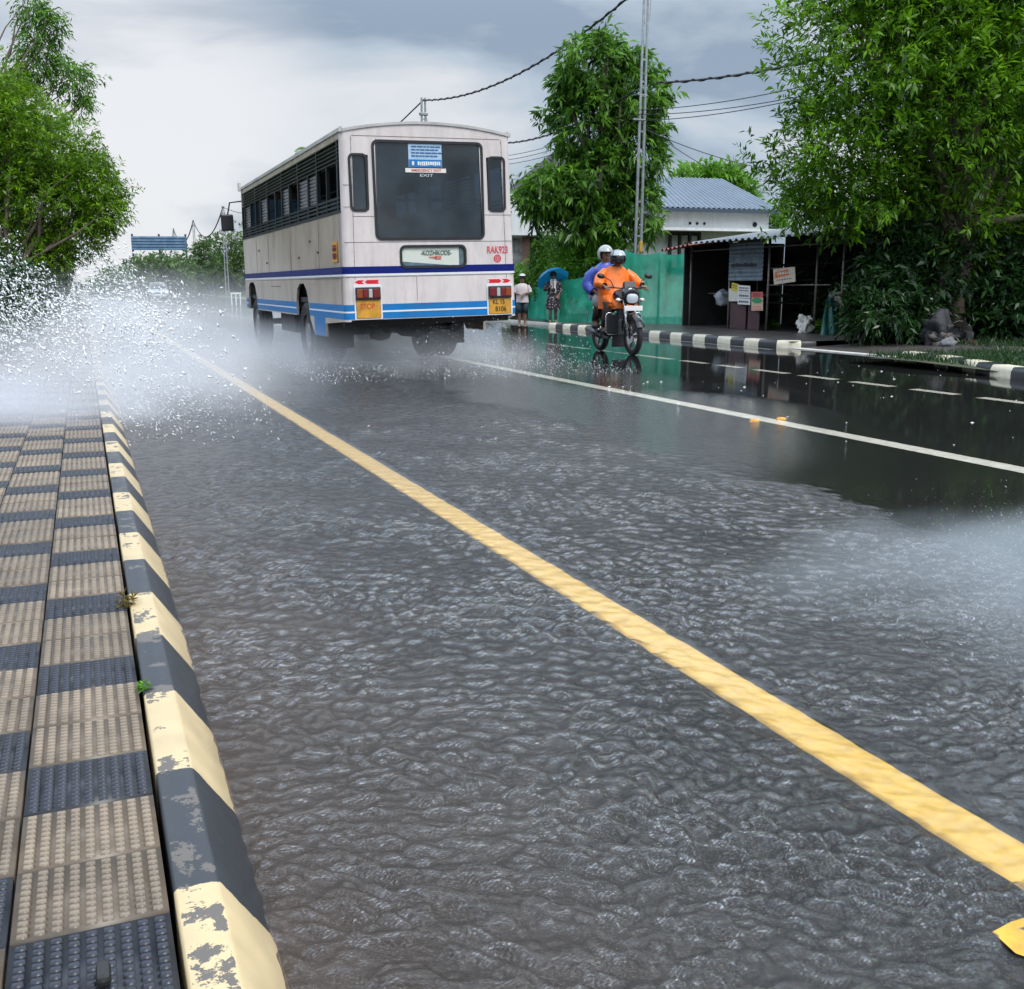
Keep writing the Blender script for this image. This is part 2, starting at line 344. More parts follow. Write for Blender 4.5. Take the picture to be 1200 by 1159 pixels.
def sweep(name, pts, prof, m, run0=0.0):      # profile (offset to the right of travel, z) along a ground polyline
    pts = [Vector((p[0], p[1], 0)) for p in pts]; V = []; run = []; s = run0
    for i, p in enumerate(pts):
        t = (pts[min(i+1, len(pts)-1)]-pts[max(i-1, 0)]).normalized(); r = Vector((t.y, -t.x, 0))
        if i: s += (p-pts[i-1]).length
        for o_, z in prof: V.append(p+r*o_+Vector((0, 0, z))); run.append(s)
    k = len(prof); F = [(i*k+j, i*k+j+1, (i+1)*k+j+1, (i+1)*k+j) for i in range(len(pts)-1) for j in range(k-1)]
    V2 = [tuple(v) for v in V]
    n0 = len(V2)
    F2 = F
    o = npmesh(name, V2, F2, m, attrs={'run': run})
    bm = bmesh.new(); bm.from_mesh(o.data)
    bmesh.ops.holes_fill(bm, edges=[e for e in bm.edges if e.is_boundary], sides=k+1)
    bmesh.ops.recalc_face_normals(bm, faces=bm.faces); bm.to_mesh(o.data); bm.free()
    return tag(o, kind='structure')
kprof = [(.07, -.05), (.07, .147), (.076, .152), (.142, .152), (.150, .148), (.240, .012), (.245, -.05)]
ys = [-2+.24*i for i in range(700)]
sweep('kerb', [(0, y) for y in ys], kprof, kerb_mat('kerb_paint', (.56, .43, .24), (.026, .029, .034), 1.27, .545), run0=-2.0)
kp2 = [(0, -.05), (0, .10), (.03, .155), (.045, .16), (.245, .16), (.25, -.05)]
kr_m = kerb_mat('kerb_paint_far_side', (.66, .60, .46), (.018, .02, .022), .48, .66)
pts = [(12.36, 27.2-.3*i) for i in range(34)]
pts = [(12.36, p[1]) for p in pts if p[1] > 17.2]+[(12.37, 17.0), (12.42, 16.75), (12.55, 16.5), (12.8, 16.33), (13.1, 16.28)]
pts = pts[::-1]                       # travel +Y so the profile runs to the right
kerb2 = sweep('kerb', pts, kp2, kr_m, .15)
pts = [(12.25, 13.1), (12.05, 12.2), (11.7, 11.3), (11.3, 10.45), (11.05, 9.6), (10.95, 8.6), (10.95, 6), (10.95, 0)]
kerb3 = sweep('kerb', [Vector(p) for p in pts][::-1], kp2, kr_m, .12)
pale = mat('pale_kerb_concrete', (.42, .40, .35), .7, var=.3, vscale=5)
pl = [(13.0+.0*i, 27.6+2*i) for i in range(12)]+[(13.1, 60), (13.6, 90), (14.8, 140), (17, 200), (22, 300)]
sweep('kerb', pl, [(0, -.05), (0, .07), (.04, .1), (.26, .1), (.26, -.05)], pale)
mb = MB(); mb.box((12.6, 14.75, .0), (.22, 3.0, .07)); mb.box((12.15, 22.0, .004), (.12, 11.2, .002)); 
tag(mb.build('gutter_edge_line', mat('gutter_white', (.62, .6, .54), .6, var=.2)), kind='structure')

# ---- tiled footpath on the left: chequered tiles with raised studs, all one pavement
def footpath_tiles():
    V, F, T, G = [], [], [], []
    tw, tl, y0, gap = .255, .2255, 1.69, .006
    base_z = .150
    rows = list(range(-14, 240)); cols = list(range(0, 7))
    for ci in cols:
        x1 = .062-ci*tw; x0 = x1-tw
        for ri in rows:
            ya = y0+ri*tl; yb = ya+tl
            dark = ((ri+1-ci) % 3 == 0)
            rnd = random.random()
            tint = (0.0 if dark else 1.0)
            dz = random.uniform(-.0015, .0015)
            sx, sy = random.uniform(-.004, .004), random.uniform(-.004, .004)
            zf = lambda x, y: base_z+dz+sx*(x-x0)+sy*(y-ya)
            X0, X1, Y0_, Y1_ = x0+gap/2, x1-gap/2, ya+gap/2, yb-gap/2
            o = len(V)
            for (x, y) in ((X0, Y0_), (X1, Y0_), (X1, Y1_), (X0, Y1_)):
                V.append((x, y, zf(x, y)-.006)); T.append(tint*.9+rnd*.1)
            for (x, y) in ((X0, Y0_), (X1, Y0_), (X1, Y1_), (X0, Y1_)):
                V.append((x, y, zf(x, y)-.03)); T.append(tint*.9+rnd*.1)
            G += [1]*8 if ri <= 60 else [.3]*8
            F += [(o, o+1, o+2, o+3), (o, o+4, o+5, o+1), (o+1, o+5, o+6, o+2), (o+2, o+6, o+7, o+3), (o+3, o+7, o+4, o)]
            nx, ny = 9, 11
            if ri > 60: continue
            px, py = (X1-X0-.008)/nx, (Y1_-Y0_-.008)/ny
            for i in range(nx):
                for j in range(ny):
                    cx, cy = X0+.004+px*(i+.5), Y0_+.004+py*(j+.5)
                    hx, hy = px*.34, py*.33; tx, ty = hx*.8, hy*.7
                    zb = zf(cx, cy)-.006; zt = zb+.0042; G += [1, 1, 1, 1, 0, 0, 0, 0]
                    o = len(V)
                    V += [(cx-hx, cy-hy, zb), (cx+hx, cy-hy, zb), (cx+hx, cy+hy, zb), (cx-hx, cy+hy, zb), (cx-tx, cy-ty, zt), (cx+tx, cy-ty, zt), (cx+tx, cy+ty, zt), (cx-tx, cy+ty, zt)]
                    T += [tint*.9+rnd*.1]*8
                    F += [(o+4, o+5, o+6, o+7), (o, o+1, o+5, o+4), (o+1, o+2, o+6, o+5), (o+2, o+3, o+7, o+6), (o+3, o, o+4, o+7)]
    m = bpy.data.materials.new('footpath_tile'); m.use_nodes = True; nt = m.node_tree; L = nt.links; b = nt.nodes['Principled BSDF']
    a = N(nt, 'ShaderNodeAttribute', attribute_name='tint'); tcn = N(nt, 'ShaderNodeTexCoord')
    cr = N(nt, 'ShaderNodeValToRGB'); ee = cr.color_ramp.elements; ee[0].position = 0; ee[0].color = (.018, .023, .038, 1); ee[1].position = 1; ee[1].color = (.285, .22, .155, 1)
    q = ee.new(.12); q.color = (.028, .033, .048, 1); q = ee.new(.88); q.color = (.19, .15, .108, 1); L.new(a.outputs['Fac'], cr.inputs[0])
    n2 = N(nt, 'ShaderNodeTexNoise', Scale=7.0, Detail=8.0, Roughness=.7); L.new(tcn.outputs['Object'], n2.inputs[0])
    r = N(nt, 'ShaderNodeMapRange'); r.inputs['From Min'].default_value = .3; r.inputs['From Max'].default_value = .7; r.inputs['To Min'].default_value = .62; r.inputs['To Max'].default_value = 1.2; L.new(n2.outputs['Fac'], r.inputs['Value'])
    mx = N(nt, 'ShaderNodeMix', data_type='RGBA', blend_type='MULTIPLY'); mx.inputs[0].default_value = 1; L.new(cr.outputs[0], mx.inputs[6]); L.new(r.outputs[0], mx.inputs[7])
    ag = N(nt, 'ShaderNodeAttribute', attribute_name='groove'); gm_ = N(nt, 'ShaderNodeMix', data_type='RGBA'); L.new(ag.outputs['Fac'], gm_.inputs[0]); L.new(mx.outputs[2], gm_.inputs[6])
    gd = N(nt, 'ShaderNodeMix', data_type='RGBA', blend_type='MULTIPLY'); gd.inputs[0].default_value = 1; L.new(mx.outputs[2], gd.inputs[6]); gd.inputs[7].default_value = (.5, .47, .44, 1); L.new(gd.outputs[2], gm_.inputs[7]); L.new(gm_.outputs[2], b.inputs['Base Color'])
    r2 = N(nt, 'ShaderNodeMapRange'); r2.inputs['To Min'].default_value = .22; r2.inputs['To Max'].default_value = .6; L.new(n2.outputs['Fac'], r2.inputs['Value']); L.new(r2.outputs[0], b.inputs['Roughness'])
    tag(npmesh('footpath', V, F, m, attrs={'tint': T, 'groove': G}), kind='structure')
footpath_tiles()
mb = MB(); mb.box((-.84, 20, .045), (1.80, 60, .15))
tag(mb.build('footpath_bed', mat('joint_grime', (.03, .028, .022), .8, var=.5, vscale=20)), kind='structure')

# ---- far side pavement, apron and verge
pav = mat('dark_wet_paver', (.085, .075, .07), .38, var=.4, vscale=3.5, bump=.4, bscale=18)
mb = MB()
mb.add([(12.6, 16.4, .148), (13.1, 16.35, .148), (15.4, 16.35, .148), (15.4, 24, .148), (16.5, 26, .148), (15.4, 36, .148), (12.6, 27.2, .148)], [(0, 1, 2, 3, 4, 5, 6)])
mb.add([(12.71, 16.3, .03), (12.71, 13.2, .03), (15.4, 13.2, .14), (15.4, 16.35, .14)], [(0, 1, 2, 3)])
mb.add([(12.6, 27.2, .148), (15.4, 36, .148), (14.2, 36, .09), (13.0, 27.6, .09)], [(0, 1, 2, 3)])
tag(mb.build('pavement', pav), kind='structure')
# verge as an uneven sheet
def verge(name, x0, x1, y0, y1, z, seed, m, step=.5, amp=.06):
    nx, ny = int((x1-x0)/step)+1, int((y1-y0)/step)+1
    V = [(x0+(x1-x0)*i/(nx-1), y0+(y1-y0)*j/(ny-1), z+amp*mnoise.noise(Vector((i*.31, j*.31, seed)))) for j in range(ny) for i in range(nx)]
    F = [(j*nx+i, j*nx+i+1, (j+1)*nx+i+1, (j+1)*nx+i) for j in range(ny-1) for i in range(nx-1)]
    return tag(npmesh(name, V, F, m, smooth=True), kind='structure')
soil = mat('verge_soil', (.045, .05, .022), .85, var=.5, vscale=2.2, bump=.8, bscale=20)
verge('verge', 11.22, 34, -2, 13.2, .10, 1, soil)
verge('verge', 15.4, 60, 13.2, 70, .08, 2, soil)
verge('verge', 13.3, 60, 36.5, 200, .03, 4, soil, 2.0, .1)
verge('verge', -60, -1.7, -4, 200, .05, 3, soil, 1.5, .1)

# ------------------------------------------------------------------ flood water
def flood():
    rs = np.random.RandomState(3)
    xs = np.concatenate([np.arange(.14, 4.2, .0085), 4.2+(12.9-4.2)*np.linspace(0, 1, 70)[0:]**1.3])
    y = .55; yl = []
    while y < 60: yl.append(y); y += max(.0058, .0030*y)
    while y < 700: yl.append(y); y *= 1.08
    ys = np.array(yl); X, Y = np.meshgrid(xs, ys)
    H = np.zeros_like(X)
    WX = X+.03*np.sin(1.9*X+2.7*Y+.4)+.02*np.sin(5.1*X-3.3*Y)+.012*np.sin(9.7*X+8.1*Y); WY = Y+.03*np.sin(2.3*X-1.8*Y+1)+.02*np.sin(4.3*X+5.2*Y)+.012*np.sin(-8.9*X+10.3*Y)
    base = YAW+.15
    for i in range(150):
        lam = .028*(5.2**rs.rand()); k = 2*PI/lam
        th = base+rs.randn()*.75
        a = (lam/.1)**.85
        cut = np.clip((lam/(np.maximum(.0030*Y, .0058)*2.6))-1, 0, 1)
        H += a*cut*np.cos(k*(np.sin(th)*WX+np.cos(th)*WY)+rs.rand()*2*PI)
    H /= H[:400].std(); H = np.tanh(H*.55)/.55; H = np.where(H > 0, H+.15*H*H, H)*.0062*(1+.26*np.sin(2.1*WX+1.3*WY)*np.sin(1.7*WX-2.6*WY+1)+.22*np.sin(5.3*WX+4.1*WY))
    H *= .15+.85*np.clip((np.abs(X-1.735)-.05)/.06, 0, 1)         # waves die over the raised line
    # flood deepest by the near kerb, a film on the crown of the road
    edge = 3.72+.10*np.sin(Y*1.7)+.06*np.sin(Y*4.1+1)+.05*np.sin(X*0+Y*9.3)
    t = np.clip((edge-X)/.55+.5, 0, 1); A = t*t*(3-2*t)
    tk = np.clip((X-.2)/.25, 0, 1); A2 = A*(.55+.45*tk)
    far = np.clip((40-Y)/25, .15, 1)
    Z = .020+H*A2*far+.004*np.exp(-((X-edge)/.09)**2)*(Y < 14)
    # ruffled film between the crown and the centre line
    ruf = np.clip((6.3+.5*np.sin(Y*.9)-X)/1.2, 0, 1)*np.clip((Y-4.6)/2.5, 0, 1)
    ruf = np.maximum(ruf, np.clip((Y-45)/20, 0, .3))
    ruf = np.maximum(ruf, .35*np.clip((7.4-X)/1.0, 0, 1)*np.clip((Y-9.5)/3, 0, 1))
    nx, ny = len(xs), len(ys)
    idx = np.arange(nx*ny).reshape(ny, nx)
    F = np.stack([idx[:-1, :-1], idx[:-1, 1:], idx[1:, 1:], idx[1:, :-1]], -1).reshape(-1, 4)
    V = np.stack([X, Y, Z], -1).reshape(-1, 3)
    wob = .012*np.sin(Y*23)+.008*np.sin(Y*61+1)
    cover = A*np.clip((np.abs(X-1.735+wob*.4)-.07)/.03, 0, 1)      # the raised line carries only a film of water
    cover = np.where((X > 1.85) & (X < 2.6) & (Y < 1.8), 0, cover)
    mud = np.clip((1.5-X)/1.6, 0, 1)*A
    m = bpy.data.materials.new('flood_water'); m.use_nodes = True; nt = m.node_tree; L = nt.links
    nt.nodes.remove(nt.nodes['Principled BSDF']); o = nt.nodes['Material Output']
    at_ = lambda n: N(nt, 'ShaderNodeAttribute', attribute_name=n)
    aA, aR, aM = at_('deep'), at_('ruffle'), at_('mud')
    tcn = N(nt, 'ShaderNodeTexCoord')
    mp = N(nt, 'ShaderNodeMapping'); mp.inputs['Rotation'].default_value = (0, 0, -YAW-.1); mp.inputs['Scale'].default_value = (.62, 1.25, 1); mp.vector_type = 'TEXTURE'
    mp.inputs['Scale'].default_value = (1.35, .9, 1); mp.inputs['Rotation'].default_value = (0, 0, -YAW)
    L.new(tcn.outputs['Object'], mp.inputs[0])
    n1 = N(nt, 'ShaderNodeTexNoise', Scale=64.0, Detail=5.0, Roughness=.7, Distortion=.4); L.new(mp.outputs[0], n1.inputs[0])
    n2 = N(nt, 'ShaderNodeTexNoise', Scale=16.0, Detail=5.0, Roughness=.7); L.new(tcn.outputs['Object'], n2.inputs[0])
    n3 = N(nt, 'ShaderNodeTexNoise', Scale=1.6, Detail=3.0); L.new(tcn.outputs['Object'], n3.inputs[0])
    b1 = N(nt, 'ShaderNodeBump', Distance=.015); L.new(n1.outputs['Fac'], b1.inputs['Height'])
    ms = N(nt, 'ShaderNodeMath', operation='MULTIPLY'); aH = at_('chop'); L.new(aH.outputs['Fac'], ms.inputs[0]); ms.inputs[1].default_value = .8; L.new(ms.outputs[0], b1.inputs['Strength'])
    b2 = N(nt, 'ShaderNodeBump', Distance=.02); L.new(n2.outputs['Fac'], b2.inputs['Height'])
    m4 = N(nt, 'ShaderNodeMath', operation='MULTIPLY_ADD'); L.new(aR.outputs['Fac'], m4.inputs[0]); m4.inputs[1].default_value = .75; m4.inputs[2].default_value = .006; L.new(m4.outputs[0], b2.inputs['Strength'])
    L.new(b1.outputs[0], b2.inputs['Normal'])
    fr = N(nt, 'ShaderNodeFresnel', IOR=1.62); L.new(b2.outputs[0], fr.inputs['Normal'])
    gl = N(nt, 'ShaderNodeBsdfGlossy'); aH = at_('chop'); gr = N(nt, 'ShaderNodeMath', operation='MULTIPLY_ADD'); sb = N(nt, 'ShaderNodeMath', operation='SUBTRACT'); L.new(aA.outputs['Fac'], sb.inputs[0]); L.new(aH.outputs['Fac'], sb.inputs[1]); L.new(sb.outputs[0], gr.inputs[0]); gr.inputs[1].default_value = .22; gr.inputs[2].default_value = .05; L.new(gr.outputs[0], gl.inputs['Roughness']); L.new(b2.outputs[0], gl.inputs['Normal'])
    aC = at_('cover'); tr = N(nt, 'ShaderNodeBsdfTransparent')
    ctr = N(nt, 'ShaderNodeMix', data_type='RGBA'); L.new(aC.outputs['Fac'], ctr.inputs[0]); ctr.inputs[6].default_value = (.97, .96, .94, 1); ctr.inputs[7].default_value = (.50, .45, .38, 1); L.new(ctr.outputs[2], tr.inputs[0])
    df = N(nt, 'ShaderNodeBsdfDiffuse')
    cm = N(nt, 'ShaderNodeMix', data_type='RGBA'); L.new(aM.outputs['Fac'], cm.inputs[0]); cm.inputs[6].default_value = (.115, .12, .118, 1); cm.inputs[7].default_value = (.13, .075, .045, 1); L.new(cm.outputs[2], df.inputs[0])
    tb = N(nt, 'ShaderNodeMath', operation='MULTIPLY'); L.new(aC.outputs['Fac'], tb.inputs[0])
    tr2 = N(nt, 'ShaderNodeMapRange'); tr2.inputs['From Min'].default_value = .35; tr2.inputs['From Max'].default_value = .65; tr2.inputs['To Min'].default_value = .04; tr2.inputs['To Max'].default_value = .15; L.new(n3.outputs['Fac'], tr2.inputs['Value']); L.new(tr2.outputs[0], tb.inputs[1])
    tm = N(nt, 'ShaderNodeMath', operation='MULTIPLY_ADD', use_clamp=True); L.new(aM.outputs['Fac'], tm.inputs[0]); tm.inputs[1].default_value = .26; L.new(tb.outputs[0], tm.inputs[2])
    mx1 = N(nt, 'ShaderNodeMixShader'); L.new(tm.outputs[0], mx1.inputs[0]); L.new(tr.outputs[0], mx1.inputs[1]); L.new(df.outputs[0], mx1.inputs[2])
    mx2 = N(nt, 'ShaderNodeMixShader'); gb = N(nt, 'ShaderNodeNewGeometry'); fb = N(nt, 'ShaderNodeMath', operation='SUBTRACT', use_clamp=True); L.new(fr.outputs[0], fb.inputs[0]); L.new(gb.outputs['Backfacing'], fb.inputs[1]); L.new(fb.outputs[0], mx2.inputs[0]); L.new(mx1.outputs[0], mx2.inputs[1]); L.new(gl.outputs[0], mx2.inputs[2]); L.new(mx2.outputs[0], o.inputs[0])
    tag(npmesh('flood_water', V, F, m, smooth=True, attrs={'deep': A.ravel(), 'ruffle': ruf.ravel(), 'mud': mud.ravel(), 'cover': cover.ravel(), 'chop': (A*np.clip(4.0/Y, .10, 1)*(.08+.92*np.clip((np.abs(X-1.735)-.06)/.05, 0, 1))).ravel()}), kind='structure')
flood()

# ------------------------------------------------------------------ vegetation
def leaves(name, blobs, nspr, per, Ll, Wd, m, parent=None, seed=1, droop=.5, spr=.45, shell=.5, up=.25, lump=.35, fold=.25, base_only=None):
    rs = np.random.RandomState(seed)
    B = np.array(blobs, float); w = (B[:, 3]*B[:, 4]*B[:, 5])**.67; w /= w.sum()
    bi = rs.choice(len(B), nspr, p=w)
    d = rs.randn(nspr, 3); d /= np.linalg.norm(d, axis=1)[:, None]
    rad = shell+(1.04-shell)*rs.rand(nspr)**.6
    rad *= 1+lump*(np.sin(d[:, 0]*5+bi*1.7)*np.sin(d[:, 1]*6+bi)*np.sin(d[:, 2]*5+bi*.6)*1.2+.25*rs.randn(nspr)*.5)
    P0 = B[bi, :3]+d*B[bi, 3:6]*rad[:, None]
    if base_only is not None: P0[:, 2] = np.maximum(P0[:, 2], base_only)
    ax = d*.8+np.array([0, 0, up])+rs.randn(nspr, 3)*.45; ax /= np.linalg.norm(ax, axis=1)[:, None]
    sprt = rs.rand(nspr)
    n = nspr*per
    t = np.tile((np.arange(per)+.5)/per, nspr)
    A = np.repeat(ax, per, 0); P = np.repeat(P0, per, 0)+A*(t[:, None]-.3)*spr
    P[:, 2] -= np.repeat(droop, n)*spr*.5*t**2
    rnd = rs.randn(n, 3); perp = rnd-A*(rnd*A).sum(1)[:, None]; perp /= np.linalg.norm(perp, axis=1)[:, None]+1e-6
    D = perp*.8+A*(.35+.5*t[:, None]); D[:, 2] -= droop*(.5+.8*rs.rand(n)); D /= np.linalg.norm(D, axis=1)[:, None]
    rn = rs.randn(n, 3)*.6+np.array([0, 0, 1.]); Sd = np.cross(D, rn); Sd /= np.linalg.norm(Sd, axis=1)[:, None]+1e-6
    U = np.cross(Sd, D)
    sz = ((.45+.8*rs.rand(n))*np.repeat(.75+.5*rs.rand(nspr), per))[:, None]; l = Ll*sz; ww = Wd*sz*(.8+.4*rs.rand(n)[:, None])
    mid = P+D*l*.45+U*l*fold*.3; tip = P+D*l-np.array([0, 0, 1.])*l*droop*.18
    V = np.stack([P, mid+Sd*ww*.5, tip, mid-Sd*ww*.5], 1).reshape(-1, 3)
    F = np.arange(n*4).reshape(-1, 4)
    tint = np.clip(.7*np.repeat(sprt**1.4, per)+.4*rs.rand(n)**2+.12*np.repeat((d[:, 2]), per), 0, 1)
    return npmesh(name, V, F, m, parent, attrs={'tint': np.repeat(tint, 4)})
bark = mat('bark', (.11, .085, .06), .85, var=.5, vscale=9, bump=.8, bscale=24)
dbark = mat('dark_bark', (.06, .05, .04), .85, var=.5, vscale=9, bump=.8, bscale=24)
def limb_pts(a, b, seed, bend=.12, n=6):
    a, b = Vector(a), Vector(b); l = (b-a).length; out = []
    for i in range(n+1):
        t = i/n; p = a.lerp(b, t); k = math.sin(PI*t)*bend*l
        out.append(p+Vector((mnoise.noise(Vector((seed, t*2, 0)))*k*2, mnoise.noise(Vector((seed, t*2, 9)))*k*2, .3*k)))
    return out
def tree(name, base, blobs, r0, limbs, leafargs, m, label, cat='tree', group=None, bk=None, stems=None, tz=.5):
    base = Vector(base)
    o = empty(name, base, 0, label, cat, group)
    mb = MB(); cz = max(b[2] for b in blobs)
    top = Vector((sum(b[0] for b in blobs)/len(blobs), sum(b[1] for b in blobs)/len(blobs), cz*.8))
    loc = lambda p: Vector(p)-base
    split = Vector((base.x*(1-.3)+top.x*.3, base.y*(1-.3)+top.y*.3, base.z+(cz-base.z)*tz*.6))
    for (sx, sy) in (stems or [(0, 0)]):
        b0 = base+Vector((sx, sy, -.1))
        mb.tube([p-base for p in limb_pts(b0, split+Vector((sx*.6, sy*.6, 0)), base.x+sx, .06)], [r0*(1.15-.35*i/6) for i in range(7)], 9)
        k = 0
        for b in blobs:
            for q in range(limbs):
                k += 1; random.seed(k*13+int(base.x*10))
                e = Vector((b[0]+random.uniform(-.6, .6)*b[3], b[1]+random.uniform(-.6, .6)*b[4], b[2]+random.uniform(-.3, .75)*b[5]))
                st = b0.lerp(split, random.uniform(.7, 1.0))
                mb.tube([p-base for p in limb_pts(st, e, k*1.7, .1)], [r0*.55*(1-.88*i/6)+.006 for i in range(7)], 6)
    mb.build('trunk', bk or bark, o, smooth=True)
    lb = [(b[0]-base.x, b[1]-base.y, b[2]-base.z, *b[3:]) for b in blobs]
    leaves('crown', lb, m=m, parent=o, **leafargs)
    return o
lm_acacia = leaf_mat('long_leaf_green', (.014, .062, .004), (.24, .50, .018), .42)
lm_mango = leaf_mat('mango_leaf', (.014, .06, .010), (.20, .43, .04), .42)
lm_left = leaf_mat('olive_leaf', (.02, .07, .003), (.23, .43, .014), .42)
lm_bright = leaf_mat('fresh_leaf', (.07, .2, .015), (.2, .42, .04))
lm_dark = leaf_mat('painted_shade_leaf', (.008, .03, .008), (.035, .09, .02), .2)  # dark leaf copy, tree shade put into the colour of leaves and grass
lm_far = leaf_mat('far_leaf', (.05, .1, .03), (.13, .22, .06))

def B(px, py, D, rx, ry=None, rz=None):
    p = at(px, py, D); return (p.x, p.y, p.z, rx, ry or rx, rz or rx)
# big tree on the right, above the rubbish heap
D = 20.5
tree('roadside_tree', at(1130, 395, 20.5).xy.to_3d(), [B(1010, 60, D, 1.5, 1.7, 1.5), B(1090, -40, D+.5, 2.0, 2, 2.0), B(1000, 190, D+.3, 1.55, 1.7, 1.4), B(1120, 130, D, 1.7, 1.8, 1.6), B(1190, 40, D+.6, 1.8, 1.8, 1.9), B(985, 232, D+.6, 1.1, 1.2, .6), B(1100, 255, D+.8, 1.3, 1.5, .95), B(1230, 190, D+1, 1.7, 1.8, 1.7), B(1150, -160, D+1, 2.0, 2.1, 1.9), B(1260, 300, D+1, 1.3, 1.5, 1.4), B(1040, -60, D+.4, 1.5, 1.6, 1.5), B(1250, -90, D+1, 2.2, 2.2, 2.2)],
     .16, 2, dict(nspr=12500, per=9, Ll=.175, Wd=.05, seed=11, droop=.22, spr=.34, shell=.35), lm_acacia,
     'tall dense tree with long narrow leaves above the rubbish heap beside the stall', stems=[(0, 0), (.35, .25), (-.3, .4)])
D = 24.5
tree('roadside_tree', at(1215, 380, D).xy.to_3d(), [B(1130, 240, D, 1.7, 1.6, 1.9), B(1210, 150, D, 2, 2, 2.2), B(1065, 290, D, 1.3, 1.3, 1.2), B(1240, 290, D, 1.8, 1.8, 1.6), B(1180, 60, D+1, 2, 2, 2), B(1100, 315, 20.8, 1.1, .8, .85), B(1185, 320, 21, 1.2, .8, 1.0), B(1055, 300, 20.9, .9, .8, .6)],  # nearer blobs: the tall tree's low crown, shade put into the leaf colour
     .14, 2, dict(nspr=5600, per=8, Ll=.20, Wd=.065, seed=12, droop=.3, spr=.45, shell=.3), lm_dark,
     'dark tree behind the tall tree at the right edge, shade painted into its leaves', bk=dbark)
# mango tree behind the net
D = 32.5
tree('mango_tree', at(700, 372, D).xy.to_3d(), [B(700, 80, D, 1.15, 1.2, 1.05), B(745, 112, D+.2, 1.0, 1.1, 1.2), B(690, 140, D, 1.2, 1.2, 1.2), B(745, 175, D, 1.0, 1.1, 1.1), B(700, 205, D, 1.3, 1.3, 1.0), B(655, 222, D-.3, 1.1, 1.1, .75), B(632, 232, D-.5, .62, .8, .62), B(745, 240, D, .75, .9, 1.0), B(690, 255, D, 1.2, 1.2, .8), B(712, 60, D, .6, .6, .45), B(668, 105, D, .55, .6, .5)],
     .17, 2, dict(nspr=2000, per=11, Ll=.30, Wd=.08, seed=21, droop=.75, spr=.34, shell=.45, lump=.3), lm_mango,
     'tall narrow mango tree with drooping leaves behind the green net')
# shrub with feathery yellow-green leaves behind the riders
D = 32.6
tree('leafy_shrub', at(690, 372, D).xy.to_3d(), [B(690, 305, D, .95, .8, .9), B(668, 318, D, .8, .7, .8), B(712, 300, D, .7, .7, .75), B(695, 280, D, .6, .6, .5), B(735, 318, D, .5, .5, .6)],
     .05, 3, dict(nspr=1500, per=9, Ll=.16, Wd=.04, seed=22, droop=.25, spr=.4, shell=.5, up=.5), lm_bright,
     'feathery yellow-green shrub rising over the green net below the mango tree', 'shrub', tz=.3)
D = 35.0
tree('leafy_shrub', at(648, 368, D).xy.to_3d(), [B(655, 300, D, .8, .7, .9), B(640, 320, D, .6, .6, .7)],
     .05, 3, dict(nspr=520, per=9, Ll=.2, Wd=.06, seed=23, droop=.45, spr=.4, shell=.4), lm_mango,
     'dark green shrub beside the white column of the left house', 'shrub', tz=.3)
# tree behind the blue roof, palm tip behind the bus
D = 56
tree('garden_tree', at(835, 345, D).xy.to_3d(), [B(815, 215, D, .9, 1.2, .7), B(845, 212, D, 1.1, 1.2, .75), B(868, 222, D, .6, 1, .5), B(905, 262, D-10, .5, .6, .6)],
     .15, 2, dict(nspr=700, per=8, Ll=.4, Wd=.13, seed=31, droop=.2, spr=.7, shell=.4), lm_bright,
     'pale green tree showing over the ridge of the blue roof', tz=.7)
# left trees
D = 31.5
tree('bushy_tree', Vector((-1.9, 32, 0)), [B(8, 172, D, 1.9, 2.0, 1.7), B(68, 182, D, 1.35, 1.7, 1.05), B(108, 218, D+.5, 1.0, 1.4, .95), B(60, 235, D-.5, 1.7, 1.8, 1.2), B(-30, 220, D, 2.2, 2, 2.0), B(118, 250, D, .75, 1.0, .6), B(0, 135, D, 1.1, 1.5, 1.0), B(-50, 120, D, 2.0, 2, 1.6), B(10, 285, D-.5, 1.7, 1.6, 1.0), B(85, 280, D, 1.0, 1.2, .6), B(40, 300, D-1, 1.3, 1.3, .7), B(-20, 320, D, 1.4, 1.4, 1.0)],
       .10, 2, dict(nspr=9500, per=9, Ll=.16, Wd=.045, seed=41, droop=.35, spr=.36, shell=.4, lump=.28), lm_left,
     'broad bushy olive-green tree overhanging the left footpath behind the splash')
D = 44
tree('slender_tree', Vector((-5.2, 46, 0)), [B(45, 65, D, .9, .9, 1.2), B(38, 15, D, .6, .7, .8), B(88, 92, D, .8, .9, .8), B(20, 100, D, .9, .9, .7), B(62, 30, D, .5, .6, .8), B(99, 118, D, .4, .5, .4)],
     .14, 3, dict(nspr=950, per=7, Ll=.24, Wd=.06, seed=42, droop=.7, spr=.5, shell=.25, lump=.4), lm_mango,
     'tall slender tree with open wispy branches rising behind the bushy left tree', tz=.85)
# undergrowth behind the splash on the left
for i, (x, y, r, h) in enumerate(((-2.0, 20, .9, 1.5), (-2.0, 24.5, 1.0, 1.6), (-2.1, 29, 1.3, 1.9), (-1.7, 36, 1.5, 2.2), (-2.0, 16.0, .7, 1.2))):
    lab = ['low dark bush at the left footpath edge, second from the camera', 'dark bush at the left footpath edge, third from the camera', 'dark bush under the bushy left tree', 'dark bush farthest along the left footpath', 'low dark bush at the left footpath edge, nearest the camera'][i]
    tree('roadside_bush', (x, y, .05), [(x, y, h*.5, r, r, h*.55), (x+.3, y+1.0, h*.45, r*.8, r, h*.5)], .04, 3, dict(nspr=800, per=8, Ll=.2, Wd=.07, seed=50+i, droop=.4, spr=.4, shell=.35, base_only=-.0), lm_dark, lab, 'bush', 'bushes along the left footpath', tz=.3, bk=dbark)
